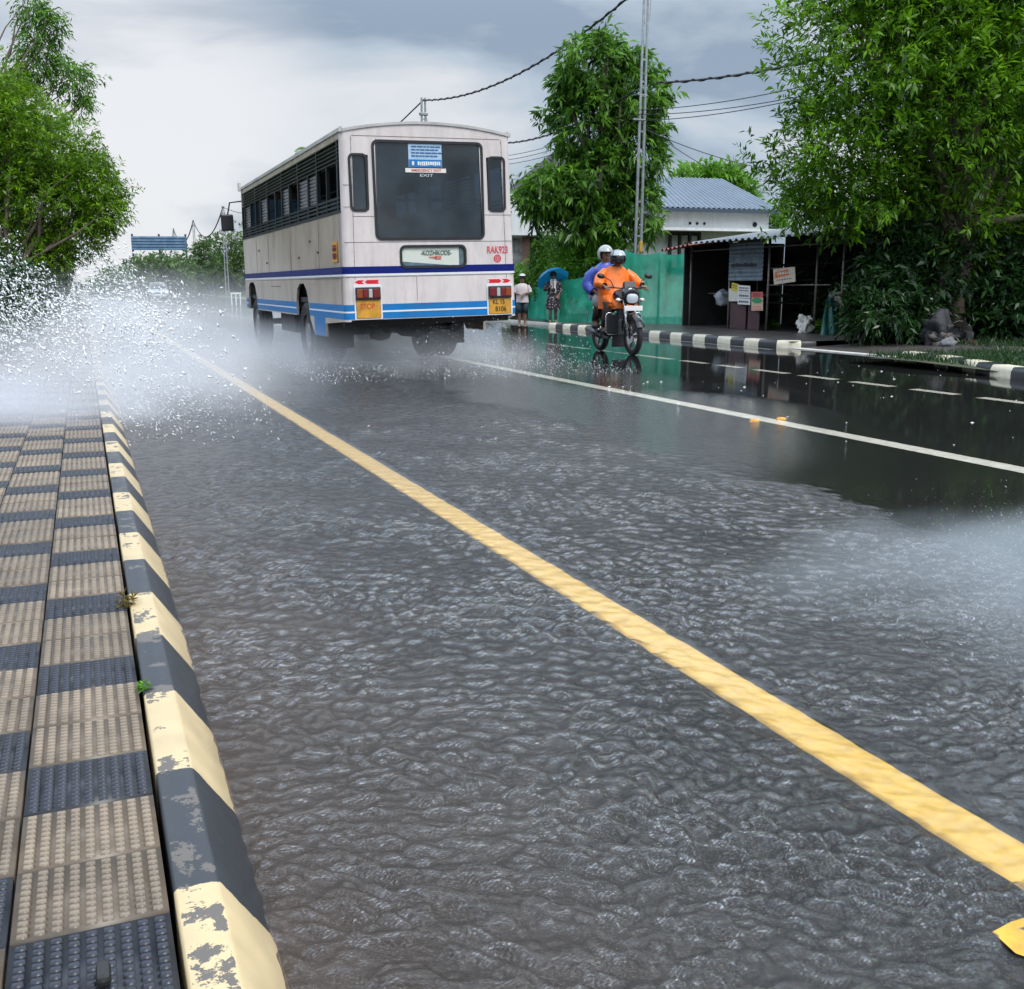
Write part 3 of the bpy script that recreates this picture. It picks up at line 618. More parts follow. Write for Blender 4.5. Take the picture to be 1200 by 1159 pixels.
# far roadside growth on both sides of the distant road
far = [(148, 330, 120, 3.0, 1.6, 'round pale tree far off behind the splash, left of the billboard'), (212, 322, 118, 2.2, 2.0, 'round bush far off between the billboard and the distant poles'), (243, 303, 135, 2.0, 2.8, 'bright green tree behind the nearest distant pole'), (273, 302, 122, 2.1, 3.3, 'bright green tree just left of the bus front'), (182, 316, 100, 2.4, 1.2, 'low bush below the blue billboard')]
for i, (px, py, D, r, h, lab) in enumerate(far):
    p = at(px, py, D); b = (p.x, p.y, -.1)
    tree('distant_tree', b, [(p.x, p.y, p.z, r, r, h), (p.x+r*.5, p.y+1, p.z*.6, r*.9, r, h*.7), (p.x-r*.5, p.y-1, p.z*.5, r*.9, r, h*.6)], .12, 2, dict(nspr=900, per=7, Ll=.5, Wd=.2, seed=60+i, droop=.3, spr=.8, shell=.4), lm_far, lab, 'tree', 'distant roadside trees', tz=.5)
p = at(362, 172, 75)
o = empty('coconut_palm', (p.x, p.y, 0), 0, 'coconut palm whose top just shows over the bus roof', 'tree')
MB().tube([(0, 0, -.1), (.2, 0, p.z*.35), (.1, 0, p.z*.7), (0, 0, p.z-.2)], [.22, .16, .13, .12], 8).build('trunk', bark, o, smooth=True)
V = []; F = []; rs = np.random.RandomState(5)
for i in range(16):
    an = i*2*PI/16+.2; el = rs.uniform(-.2, .9); ln = rs.uniform(1.2, 1.7)
    for k in range(14):
        t = (k+1)/14; hx = ln*t; z = p.z-.2+ln*(math.sin(el)*t-.75*t*t)
        c = np.array([math.cos(an)*hx*math.cos(el), math.sin(an)*hx*math.cos(el), z])
        for sgn in (-1, 1):
            d = np.array([-math.sin(an)*sgn, math.cos(an)*sgn, -.45])*.45*(1-t*.6); a = np.array([math.cos(an), math.sin(an), 0])*.05
            o_ = len(V); V += [c, c+d*.5+a, c+d, c+d*.5-a]; F.append((o_, o_+1, o_+2, o_+3))
npmesh('crown', V, F, lm_mango, o, attrs={'tint': rs.rand(len(V))})
# dark undergrowth under the right-hand trees
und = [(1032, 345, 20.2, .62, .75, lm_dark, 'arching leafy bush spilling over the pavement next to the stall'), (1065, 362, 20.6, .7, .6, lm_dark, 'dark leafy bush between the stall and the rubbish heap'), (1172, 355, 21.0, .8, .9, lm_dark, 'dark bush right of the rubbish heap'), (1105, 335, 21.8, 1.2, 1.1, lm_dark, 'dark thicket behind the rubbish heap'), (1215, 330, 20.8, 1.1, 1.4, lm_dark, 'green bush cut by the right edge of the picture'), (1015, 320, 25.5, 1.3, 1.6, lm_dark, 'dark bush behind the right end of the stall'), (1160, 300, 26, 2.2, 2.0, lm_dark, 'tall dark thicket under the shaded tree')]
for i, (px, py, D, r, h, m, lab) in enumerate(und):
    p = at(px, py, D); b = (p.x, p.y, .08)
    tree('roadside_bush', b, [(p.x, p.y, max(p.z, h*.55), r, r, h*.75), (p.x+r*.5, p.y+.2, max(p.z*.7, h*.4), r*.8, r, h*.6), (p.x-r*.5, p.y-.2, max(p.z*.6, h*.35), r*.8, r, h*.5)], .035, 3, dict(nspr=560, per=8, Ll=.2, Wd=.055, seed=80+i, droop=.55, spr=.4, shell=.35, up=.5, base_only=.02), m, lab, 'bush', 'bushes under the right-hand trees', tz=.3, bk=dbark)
# grass on the verge: one mass nobody could count
rs = np.random.RandomState(9); V = []; F = []; T = []
def grass_area(n, x0, x1, y0, y1, z, h):
    for i in range(n):
        x, y = rs.uniform(x0, x1), rs.uniform(y0, y1); an = rs.uniform(0, 2*PI); hh = h*rs.uniform(.5, 1.4); w = .006+.004*rs.rand()
        dx, dy = math.cos(an), math.sin(an); lx, ly = rs.randn()*.4*hh, rs.randn()*.4*hh
        o = len(V); V.extend([(x-dy*w, y+dx*w, z), (x+dy*w, y-dx*w, z), (x+lx*.6+dy*w*.6, y+ly*.6, z+hh*.7), (x+lx, y+ly, z+hh)]); F.append((o, o+1, o+2, o+3)); T.extend([rs.rand()]*4)
grass_area(7000, 11.5, 14.6, 8.5, 13.1, .1, .09); grass_area(2600, 14.9, 17, 13.4, 17.5, .1, .13)
tag(npmesh('grass', V, F, lm_dark, attrs={'tint': T}), 'short dark grass along the verge behind the far kerb', 'grass', kind='stuff')
V = []; F = []; T = []
grass_area(9000, 13.6, 24, 38, 130, .0, .5)
tag(npmesh('grass', V, F, lm_far, attrs={'tint': T}), 'tall rank grass along the distant right roadside', 'grass', kind='stuff')
def weed(name, p, n, r, m, label, L_=.05, W_=.012):
    rsl = leaves(name, [(0, 0, r*.5, r, r, r*.6)], n, 5, L_, W_, m, seed=int(p.x*977+p.y*131) % 999, droop=.3, spr=r*.8, shell=.1, up=.6, base_only=.003)
    rsl.location = p; return tag(rsl, label, 'weed')
weed('kerb_weed', gnd(150, 708, .152), 26, .022, leaf_mat('dry_leaf', (.10, .07, .01), (.33, .22, .03)), 'dry yellow-brown weed in the joint beside the kerb', .03, .005)
weed('kerb_weed', gnd(168, 808, .152), 14, .013, lm_bright, 'small fresh green weed in the joint beside the kerb', .018, .006)
weed('pavement_weed', gnd(968, 390, .15), 130, .22, lm_bright, 'bright green weeds at the foot of the stall beside the white sack', .14, .035)
weed('pavement_weed', gnd(906, 385.5, .15), 60, .13, lm_mango, 'small dark green weeds at the foot of the middle stall post', .1, .03)

# ------------------------------------------------------------------ utility poles and cables
galv = mat('galvanised_steel', (.36, .38, .39), .45, .6, var=.3, vscale=8)
def lattice_pole(name, p, H, w, label, base_paint=False, lean=0.0):
    o = empty(name, p, YAW*.5, label, 'utility pole', 'utility poles along the right side of the road')
    mb = MB()
    for sx in (-1, 1): mb.tube([(sx*w*.5, 0, -.3), (sx*w*.5*.8+lean*H*.5, 0, H*.5), (sx*w*.5*.55+lean*H, 0, H)], [w*.19, w*.17, w*.14], 6)
    if not base_paint:
        z = .6
        while z < H-.2: mb.box((lean*z, 0, z), (w*(1-.4*z/H), .03, .05)); z += .75
    mb.build('lattice_shaft', galv, o)
    z = .6
    while base_paint and z < H-.2: MB().box((lean*z, 0, z), (w*(1-.4*z/H), .025, .05)).build('batten', galv, o); z += .95
    mb = MB(); mb.rbox((lean*(H-.6), 0, H-.65), (w*1.25, w*.5, .12), .02); mb.tube([(w*.45+lean*H, 0, H-.75), (w*.75+lean*H, 0, H-1.1), (w*.6+lean*H, 0, H-1.9)], .012, 5)
    mb.build('clamp', galv, o)
    if base_paint:
        mb = MB(); mb.rbox((w*.34, -.05, 2.2), (.11, .07, .3), .02); mb.build('warning_tag', mat('ochre_tag', (.55, .33, .04), .5, var=.4, vscale=20), o)
        MB().box((-w*.2, 0, H*.555), (.42, .05, .05)).build('cross_arm', galv, o); MB().box((w*.3, 0, H*.62), (.3, .05, .04)).build('cross_arm', galv, o)
    return o
PM = at(745, 376, 30.2); PM.z = .1
lattice_pole('utility_pole', PM, 10.2, .225, 'tall twin-rail steel utility pole with a yellow tag, in front of the mango tree', True, .011)
P2 = Vector((13.9, 43.5, .0)); lattice_pole('utility_pole', P2, 8.95, .3, 'steel utility pole showing only its top above the bus roof')
far_pole = [((14.2, 113, 0), 9.3, 'distant utility pole with a pale base, first beyond the bus front'), ((15.5, 157, 0), 10.4, 'distant utility pole, second beyond the bus front'), ((17.2, 212, 0), 12.0, 'distant utility pole, farthest one visible above the billboard')]
for p, H, lab in far_pole: lattice_pole('utility_pole', Vector(p), H, .34, lab)
cab = mat('black_cable', (.02, .02, .022), .5)
def cable(name, a, b, sag, r, label, n=18, group='overhead cables', twist=False):
    a, b = Vector(a), Vector(b); mb = MB()
    pts = [a.lerp(b, i/n)-Vector((0, 0, sag*4*(i/n)*(1-i/n))) for i in range(n+1)]
    mb.tube(pts, r, 6)
    if twist:
        k = n*14; q = []
        for i in range(k+1):
            t = i/k; c = a.lerp(b, t)-Vector((0, 0, sag*4*t*(1-t))); an = t*(b-a).length*9
            q.append(c+Vector((math.cos(an)*r*1.1, 0, math.sin(an)*r*1.1)))
        mb.tube(q, r*.75, 5)
    return tag(mb.build(name, cab, smooth=True), label, 'cable', group)
topM = at(749, -14, 30.2); top2 = Vector((13.9, 43.5, 8.85))
cable('overhead_cable', topM, top2, .75, .03, 'thick bundled black cable running from the tall pole down to the pole above the bus', twist=True)
cable('overhead_cable', top2, (14.2, 113, 9.2), 2.2, .03, 'thick cable dropping behind the bus roof towards the distant poles')
cable('overhead_cable', (14.2, 113, 9.2), (15.5, 157, 10.3), 2.6, .07, 'sagging cable between the first and second distant poles')
cable('overhead_cable', (15.5, 157, 10.3), (17.2, 212, 11.9), 2.8, .09, 'sagging cable between the second and third distant poles')
cable('overhead_cable', (17.2, 212, 11.9), (21, 290, 11.0), 4.0, .1, 'sagging cable beyond the farthest pole')
c0 = at(770, 97, 30.0); c1 = at(945, 61, 25.0); ext = c1+(c1-c0)*1.6+Vector((0, 0, .8))
cable('overhead_cable', c0, ext, .55, .028, 'thick black cable leaving the tall pole to the right above the blue roof', twist=True)
cable('overhead_cable', at(745, 106, 30.2), at(585, 168, 41.5), .35, .026, 'black cable crossing the mango tree and meeting the bus roof corner', twist=True)
for i, (ya, xb, yb, yl, lab) in enumerate(((121, 925, 101.5, 183, 'highest'), (126.5, 925, 113, 188, 'middle one'), (133.5, 920, 116.5, 193, 'lowest'))):
    cable('thin_wire', at(746, ya+8, 30.2), at(xb+40, yb-6, 25.0), .12, .011, lab+' of the three thin wires right of the tall pole', group='thin wires between the poles')
    cable('thin_wire', at(746, ya+8, 30.3), at(590, yl, 41.5), .2, .011, lab+' of the three thin wires left of the tall pole', group='thin wires between the poles')
cable('service_wire', at(748, 140, 30.2), at(832, 197, 38), .1, .012, 'service wire slanting from the tall pole to the blue roof', group='service wires')
cable('service_wire', at(748, 148, 30.2), at(905, 199, 36), .15, .012, 'long service wire from the tall pole passing right of the blue roof', group='service wires')

# ------------------------------------------------------------------ houses
white_wall = mat('white_wall_paint', (.74, .75, .74), .8, var=.1, vscale=1.2, dirt=(.3, .3, .28), damt=.35, dscale=1.4, dstretch=(3, 3, .6))
blue_roof = mat('blue_roof_sheet', (.15, .195, .245), .55, .1, var=.18, vscale=1.5)
dk = mat('dark_interior', (.012, .011, .01), .9)
def corrugated(mb, a, b, c, d, n, amp, vec):   # ribbed sheet: a-b along the ribs' stacking, a-d along the rib
    a, b, c, d = map(Vector, (a, b, c, d)); vs = []
    for i in range(n+1):
        t = i/n; o = Vector(vec)*(amp if i % 4 in (1, 2) else 0)
        vs += [a.lerp(b, t)+o, d.lerp(c, t)+o]
    mb.add(vs, [(2*i, 2*i+1, 2*i+3, 2*i+2) for i in range(n)])
eL, eR = at(738, 243, 38.0), at(906, 247.5, 39.7)
ax = (eR-eL); ax.z = 0; LH = ax.length; ang = math.atan2(ax.y, ax.x)
hz = .05
o = empty('white_house', (eL.x, eL.y, hz), ang, 'white house with a blue ribbed metal roof behind the green net', 'house')
zE = (eL.z+eR.z)/2-hz
mb = MB(); mb.box((LH/2, 2.6, zE/2-.03), (LH-.2, 5.0, zE-.06)); mb.build('wall', white_wall, o)
mb = MB(); mb.box((LH/2, -.30, at(790, 269, 38.3).z-hz), (LH-.1, .80, .10)); mb.build('sunshade_slab', white_wall, o)
mb = MB(); corrugated(mb, (-.2, -.35, zE), (LH+.15, -.35, zE), (LH-.75, 2.6, zE+1.35), (.3, 2.6, zE+1.35), 120, .05, (0, -.3, .9))
corrugated(mb, (LH+.15, 5.4, zE), (-.2, 5.4, zE), (.3, 2.6, zE+1.35), (LH-.75, 2.6, zE+1.35), 120, .05, (0, .3, .9))
mb.add([(LH+.15, -.35, zE), (LH+.15, 5.4, zE), (LH-.75, 2.6, zE+1.35)], [(0, 1, 2)]); mb.add([(-.2, 5.4, zE), (-.2, -.35, zE), (.3, 2.6, zE+1.35)], [(0, 1, 2)])
rf = mb.build('roof', blue_roof, o)
MB().box((LH/2, -.36, zE-.06), (LH+.3, .05, .13)).build('gutter', mat('dark_gutter', (.05, .07, .1), .5), rf)
wx = (at(792, 284, 38.6)-eL).length; wz = at(790, 273, 38.6).z-hz-.66
mb = MB(); mb.box((wx, .09, wz), (1.2, .06, 1.35)); w_ = mb.build('window', dk, o)
mb = MB()
for xx in (-.59, -.2, .2, .59): mb.box((wx+xx, .03, wz), (.09, .1, 1.35))
for zz in (-.66, .66): mb.box((wx, .035, wz+zz), (1.24, .09, .09))
mb.build('frame', mat('dark_timber', (.03, .025, .02), .6), w_)
mb = MB()
for xx in (-.39, 0, .39): mb.box((wx+xx, .055, wz), (.24, .02, 1.15))
mb.build('shutter', mat('pale_shutter', (.5, .5, .48), .6, var=.3, vscale=7), w_)
mb = MB(); mb.box((LH-.75, .09, zE-1.4), (1.2, .04, .85)); mb.build('window', dk, o)
for xx, r_ in ((.42, .05), (.47, .05), (.52, .05), (.88, .09)): MB().lathe([(0, -.01), (r_, -.01), (r_, .02), (0, .02)], (LH*xx, .07, zE-.5), 'y', 12).build('vent_hole', dk, o)
# left house behind the mango
eL2, eR2 = at(596, 255, 42.0), at(700, 258, 42.0)
ax = eR2-eL2; ax.z = 0; LH2 = ax.length; ang2 = math.atan2(ax.y, ax.x)
o = empty('white_house', (eL2.x, eL2.y, 0), ang2, 'white house with a dark open doorway, partly behind the bus and mango tree', 'house')
z0 = at(620, 276, 42).z; zt = at(620, 228, 42).z
fx = lambda px: (at(px, 300, 42.0)-at(596, 300, 42.0)).length
mb = MB(); mb.box(((fx(640)+fx(658))/2, .15, z0/2), (fx(658)-fx(640), .3, z0)); mb.box((fx(600)/2-.2, .15, z0/2), (fx(603), .3, z0)); mb.box((LH2/2, 2.5, z0/2), (LH2, .2, z0)); mb.box((LH2*.84, 1.2, z0/2), (LH2*.32, 2.2, z0))
mb.build('wall', mat('mottled_white_wall', (.68, .68, .66), .8, dirt=(.06, .06, .06), damt=.9, dscale=2.6), o)
mb = MB(); mb.box((LH2/2, 1.2, (z0+zt)/2), (LH2+.2, 3.0, zt-z0)); mb.build('parapet', white_wall, o)
mb = MB(); mb.prism([(-.3, zt), (LH2+.3, zt), (LH2*.5, zt+1.6)], 'y', -.1, 2.9); mb.build('roof', mat('grey_roof_tile', (.16, .16, .17), .7, var=.3), o)
mb = MB(); mb.box(((fx(612)+fx(621))/2, .2, z0/2), (fx(621)-fx(612), .12, z0-.05)); mb.build('door', mat('brown_door', (.20, .10, .075), .6, var=.3, vscale=3), o)
mb = MB(); mb.box(((fx(621)+fx(640))/2, 1.4, z0/2), (fx(640)-fx(621), .1, z0)); mb.build('doorway', dk, o)
# potted plants in front of it
for i, (px, py, D, s, lab) in enumerate(((619, 348, 36.5, .5, 'leafy potted plant just right of the bus corner'), (608, 350, 37.2, .45, 'potted plant mostly hidden by the bus corner'))):
    p = at(px, 372, D); p.z = .05
    o = empty('potted_plant', p, 0, lab, 'plant', 'potted plants by the left house')
    MB().lathe([(0, 0), (.2, 0), (.27, .45), (.29, .45), (.29, .5), (.24, .5), (.22, .4), (0, .4)], n=16).build('pot', mat('dark_pot', (.06, .05, .045), .7, var=.3), o, smooth=True, angle=40)
    leaves('foliage', [(0, 0, 1.15, .6, .5, .55), (.1, 0, .8, .5, .5, .4)], 110, 7, .34, .13, lm_mango, o, seed=200+i, droop=.35, spr=.4, shell=.2, up=.6)

# ------------------------------------------------------------------ green net screen
netm = bpy.data.materials.new('green_shade_net'); netm.use_nodes = True
nt = netm.node_tree; L = nt.links; b = nt.nodes['Principled BSDF']; oN = nt.nodes['Material Output']
tcn = N(nt, 'ShaderNodeTexCoord'); nz = N(nt, 'ShaderNodeTexNoise', Scale=1.1, Detail=6.0, Roughness=.6); L.new(tcn.outputs['Object'], nz.inputs[0])
crn = N(nt, 'ShaderNodeValToRGB'); crn.color_ramp.elements[0].position = .35; crn.color_ramp.elements[0].color = (.008, .34, .205, 1); crn.color_ramp.elements[1].position = .72; crn.color_ramp.elements[1].color = (.07, .62, .43, 1); L.new(nz.outputs['Fac'], crn.inputs[0])
L.new(crn.outputs[0], b.inputs['Base Color']); b.inputs['Roughness'].default_value = .7; b.inputs['Specular IOR Level'].default_value = .2
tl = N(nt, 'ShaderNodeBsdfTranslucent'); L.new(crn.outputs[0], tl.inputs[0]); ms = N(nt, 'ShaderNodeMixShader'); ms.inputs[0].default_value = .5; L.new(b.outputs[0], ms.inputs[1]); L.new(tl.outputs[0], ms.inputs[2])
trn = N(nt, 'ShaderNodeBsdfTransparent'); mt = N(nt, 'ShaderNodeMixShader'); mt.inputs[0].default_value = .15; L.new(ms.outputs[0], mt.inputs[1]); L.new(trn.outputs[0], mt.inputs[2]); L.new(mt.outputs[0], oN.inputs[0])
keys = [((15.4, 36.0), .05, at(610, 344, 38.5).z), ((14.3, 33.2), .05, at(622, 338, 33).z), ((13.06, 27.94), .14, at(668, 328, 31.1).z), ((13.55, 27.1), .14, at(690, 323, 30.3).z), ((14.2, 26.1), .14, at(735, 293, 29.6).z), ((15.0, 25.6), .14, at(770, 294.5, 28.7).z), ((15.75, 25.15), .14, at(806, 292, 28.3).z)]
o = empty('net_fence', (14.2, 26.1, .1), 0, 'green shade-net screen strung between posts beside the stall', 'fence')
org = Vector((14.2, 26.1, .1)); V = []; F = []
k = 0; seg = 22; nz_ = 16; cols = []
for i in range(len(keys)-1):
    (a, za, ta), (c, zc, tcc) = keys[i], keys[i+1]
    for j in range(seg):
        t = j/seg; cols.append((a[0]+(c[0]-a[0])*t, a[1]+(c[1]-a[1])*t, za+(zc-za)*t, ta+(tcc-ta)*t-.10*math.sin(PI*t)*(1 if i > 2 else .4)))
cols.append((*keys[-1][0], keys[-1][1], keys[-1][2]))
for i, (x, y, zb, zt_) in enumerate(cols):
    for j in range(nz_+1):
        u = j/nz_; bulge = .26*mnoise.noise(Vector((i*.12, u*2.2, 3)))*math.sin(PI*min(1, u*1.1))+.055*mnoise.noise(Vector((i*.45, u*6+i*.12, 8)))
        V.append((x-org.x-bulge*.5, y-org.y-bulge, zb+(zt_-zb)*u-org.z))
F = [(i*(nz_+1)+j, (i+1)*(nz_+1)+j, (i+1)*(nz_+1)+j+1, i*(nz_+1)+j+1) for i in range(len(cols)-1) for j in range(nz_)]
npmesh('net', V, F, netm, o, smooth=True)
postm = mat('weathered_post', (.16, .14, .12), .8, var=.4)
for (a, za, ta) in keys[1:]:
    MB().tube([(a[0]-org.x+.06, a[1]-org.y+.06, -.1), (a[0]-org.x+.06, a[1]-org.y+.06, ta-org.z+.02)], .035, 8).build('post', postm, o, smooth=True)

# ------------------------------------------------------------------ roadside stall
XS = 15.0
rust = mat('rusty_pipe', (.22, .19, .17), .5, .4, var=.5, vscale=10)
tin = mat('old_tin_sheet', (.30, .33, .36), .45, .5, var=.35, vscale=2.5, dirt=(.10, .07, .05), damt=.6, dscale=3)
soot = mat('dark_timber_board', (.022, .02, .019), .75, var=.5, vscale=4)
Ys = [23.9, 22.1, 20.5, 17.9]
so_ = Vector((XS, 21, .14)); st = empty('roadside_stall', so_, 0, 'ramshackle dark roadside stall with a corrugated tin roof beside the green net', 'stall')
def lc(p): return Vector(p)-so_
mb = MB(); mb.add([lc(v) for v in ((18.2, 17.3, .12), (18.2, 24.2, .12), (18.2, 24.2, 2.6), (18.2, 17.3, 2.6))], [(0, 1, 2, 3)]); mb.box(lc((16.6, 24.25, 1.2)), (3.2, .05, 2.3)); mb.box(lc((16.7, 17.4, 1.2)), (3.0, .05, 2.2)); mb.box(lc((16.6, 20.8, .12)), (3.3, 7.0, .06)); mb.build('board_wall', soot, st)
mb = MB(); corrugated(mb, lc((14.15, 22.7, 2.22)), lc((14.2, 16.9, 2.25)), lc((18.6, 16.9, 2.85)), lc((18.6, 22.7, 2.85)), 96, .05, (0, 0, 1)); mb.build('tin_roof', tin, st)
mb = MB(); corrugated(mb, lc((14.5, 16.95, 2.02)), lc((14.5, 16.2, 1.98)), lc((18.4, 16.2, 2.4)), lc((18.4, 16.95, 2.5)), 14, .03, (0, 0, 1)); mb.build('side_awning', tin, st)
mb = MB(); corrugated(mb, lc((14.35, 24.4, 2.1)), lc((14.2, 22.72, 2.2)), lc((18.4, 22.72, 2.75)), lc((18.4, 24.4, 2.6)), 28, .05, (0, 0, 1)); mb.build('red_roof_edge', mat('faded_red_sheet', (.28, .09, .075), .55, .2, var=.35, vscale=4), st)
for i, y in enumerate(Ys+[21.0, 19.2]):
    xx = XS if i < 4 else XS+.35
    MB().tube([lc((xx, y, .1)), lc((xx+.01, y+.02, 2.3))], .028, 8).build('post', rust, st, smooth=True)
MB().tube([lc((17.2, 24.0, .1)), lc((17.2, 24.0, 2.4))], .03, 8).build('post', rust, st, smooth=True)
for z, y0, y1, x in ((1.22, 20.5, 18.3, XS+.02), (2.1, 24, 17.8, XS+.02), (1.6, 20.5, 20.0, XS+.04), (1.0, 23.8, 22.2, XS+.5)):
    MB().tube([lc((x, y0, z)), lc((x, y1, z))], .016, 6).build('rail', rust, st, smooth=True)
# rolling shutter
mb = MB(); ya, yb = onX(856, 300, XS).y, onX(896, 300, XS).y; za, zb = onX(876, 329, XS).z, onX(876, 285, XS).z
n = 40; pts = [(lc((XS-.02-.022*(.5+.5*math.sin(i/n*2*PI*9)), 0, za+(zb-za)*i/n))) for i in range(n+1)]
vs = []
for p in pts: vs += [Vector((p.x, ya-so_.y, p.z)), Vector((p.x, yb-so_.y, p.z))]
mb.add(vs, [(2*i, 2*i+1, 2*i+3, 2*i+2) for i in range(n)]); sh = mb.build('shutter', mat('blue_grey_shutter', (.16, .21, .25), .5, .3, var=.35, vscale=5, dirt=(.03, .03, .035), damt=.6, dscale=6), st, smooth=True)
mb = MB(); rs = random.Random(4); yy = ya-.12; zc = za+(zb-za)*.42
while yy > yb+.35: w_ = rs.uniform(.05, .11); mb.box(lc((XS-.05, yy-w_/2, zc+rs.uniform(-.01, .01))), (.006, w_, rs.uniform(.06, .1))); yy -= w_+.035
mb.build('lettering', mat('faded_black_paint', (.02, .02, .025), .6), sh)
# lower counter doors, shelf goods
brn = mat('maroon_counter_board', (.07, .032, .036), .6, var=.4, vscale=6)
for (xa, xb) in ((855, 874), (876, 890)):
    y0, y1 = onX(xa, 360, XS).y, onX(xb, 360, XS).y
    mb = MB(); mb.rbox(lc((XS+.03, (y0+y1)/2, .55)), (.04, abs(y0-y1)-.02, .8), .01); mb.build('counter_door', brn, st)
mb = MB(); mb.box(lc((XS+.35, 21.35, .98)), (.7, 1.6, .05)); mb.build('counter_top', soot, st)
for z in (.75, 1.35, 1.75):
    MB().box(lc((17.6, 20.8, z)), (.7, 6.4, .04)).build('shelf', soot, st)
MB().box(lc((16.0, 23.1, .75)), (.5, 1.3, .05)).build('bench', mat('grey_plank', (.13, .11, .10), .7, var=.4), st)
# posters and hanging things
paper = mat('wet_paper', (.62, .60, .52), .6, var=.15, vscale=9)
def sheet_on(px0, py0, px1, py1, X=XS-.06, skew=0.0):
    a, b_, c, d = onX(px0, py0+skew, X), onX(px1, py0, X), onX(px1, py1, X), onX(px0, py1+skew, X); return a, b_, c, d
def panel(name, quad, m, parent=None, t=.008, dx=0.0, org=None):
    org = org if org is not None else sum(quad, Vector())/4
    mb = MB(); q = [Vector(v)-org+Vector((dx, 0, 0)) for v in quad]
    mb.add(q+[v+Vector((t, 0, 0)) for v in q], [(0, 1, 2, 3), (7, 6, 5, 4), (0, 4, 5, 1), (1, 5, 6, 2), (2, 6, 7, 3), (3, 7, 4, 0)])
    ob = mb.build(name, m, parent)
    if parent is None: ob.location = org
    return ob, org
def lines(name, quad, org, parent, m, rows, dx=-.004, fill=.55, seed=1, margin=.1):
    a, b_, c, d = quad; rs = random.Random(seed); mb = MB(); n = len(rows)
    for (v0, v1) in rows:
        u = margin
        while u < 1-margin:
            w_ = rs.uniform(.05, .13); w_ = min(w_, 1-margin-u)
            P = lambda uu, vv: (a.lerp(b_, uu)).lerp(d.lerp(c, uu), vv)-org+Vector((dx, 0, 0))
            mb.quad(P(u, v0), P(u+w_*.8, v0), P(u+w_*.8, v1), P(u, v1)); u += w_+.02
    return mb.build(name, m, parent)
ink = mat('poster_ink', (.04, .04, .05), .6); red = mat('poster_red', (.55, .10, .09), .6, var=.2, vscale=15); grn = mat('poster_green', (.03, .25, .10), .6)
q = sheet_on(854, 338, 866, 353); ob, og = panel('poster', q, paper); tag(ob, 'cream poster with a yellow printed corner at the left of the stall counter', 'poster', 'posters on the stall')
q2 = [onX(858, 331, XS-.06), onX(866, 333, XS-.06), onX(864, 342, XS-.06), onX(857, 340, XS-.06)]; panel('yellow_print', q2, mat('poster_yellow', (.62, .50, .05), .6, var=.3, vscale=25), ob, .006, -.005, og)
lines('print', q2, og, ob, ink, [(.25, .4), (.55, .65)], -.007, seed=3)
for (y0, y1, lab, rows) in ((335, 343, 'top white notice of the three stacked on the stall counter', [(.25, .45), (.6, .8)]), (344, 349.2, 'middle white notice of the three stacked on the stall counter', [(.3, .75)]), (350.4, 356.8, 'bottom white notice of the three stacked on the stall counter', [(.35, .7)])):
    q = sheet_on(864.5, y0, 879, y1+.6, XS-.085, -1.0); ob, og = panel('notice_board', q, mat('notice_white', (.70, .70, .68), .5)); tag(ob, lab, 'notice', 'white notices on the stall counter')
    lines('print', q, og, ob, ink, rows, seed=int(y0))
q = sheet_on(880.5, 342, 894, 364, XS-.07); ob, og = panel('poster', q, mat('poster_peach', (.62, .42, .30), .6, var=.15, vscale=12)); tag(ob, 'red poster with a green oval hanging on the stall counter', 'poster', 'posters on the stall')
a, b_, c, d = q; panel('red_print', [a, b_, b_.lerp(c, .32), a.lerp(d, .32)], red, ob, .004, -.004, og)
mb = MB(); cc = (a+b_+c+d)/4; hy = (a-b_).length*.45; hzz = (a-d).length*.15
mb.add([Vector((-.007, math.cos(t*PI/10)*hy, (a-d).length*.04+math.sin(t*PI/10)*hzz)) for t in range(20)], [tuple(range(20))]); mb.build('oval_print', grn, ob)
lines('print', q, og, ob, ink, [(.08, .14), (.18, .24)], -.008, seed=8, margin=.2); lines('print', q, og, ob, red, [(.78, .82), (.9, .94)], -.005, seed=9, margin=.1)
q = [onX(906, 315.5, XS-.1), onX(931.5, 312.5, XS-.14), onX(932, 330, XS-.14), onX(907, 333.5, XS-.1)]
ob, og = panel('cloth_banner', q, mat('banner_cloth', (.60, .50, .40), .7, dirt=(.30, .28, .24), damt=.6, dscale=6)); tag(ob, 'slanting orange and white banner hung across the open part of the stall', 'banner')
a, b_, c, d = q; panel('orange_print', [a.lerp(b_, .1).lerp(d, .22), b_.lerp(a, .35).lerp(c, .12), b_.lerp(a, .45).lerp(c, .5), a.lerp(b_, .13).lerp(d, .6)], mat('banner_orange', (.62, .17, .05), .7, var=.3, vscale=9), ob, .004, -.005, og)
lines('print', q, og, ob, paper, [(.27, .42)], -.011, seed=12, margin=.2); lines('print', q, og, ob, ink, [(.72, .78)], -.006, seed=13, margin=.15)
def lumpy(name, p, r, m, label, cat, seed=1, amp=.3, parent=None, sub=3):
    bm = bmesh.new(); bmesh.ops.create_icosphere(bm, subdivisions=sub, radius=1)
    for v in bm.verts:
        k = 1+amp*mnoise.noise(v.co*1.6+Vector((seed*3.1, 0, 0)))+amp*.5*mnoise.noise(v.co*4+Vector((seed, 7, 0)))
        v.co = Vector((v.co.x*r[0]*k, v.co.y*r[1]*k, max(v.co.z, -.75)*r[2]*k+r[2]*.72))
    me = bpy.data.meshes.new(name); bm.to_mesh(me); bm.free(); me.materials.append(m)
    for f in me.polygons: f.use_smooth = True
    ob = bpy.data.objects.new(name, me); COL.objects.link(ob); ob.location = p
    if parent: ob.parent = parent
    if label: tag(ob, label, cat)
    return ob
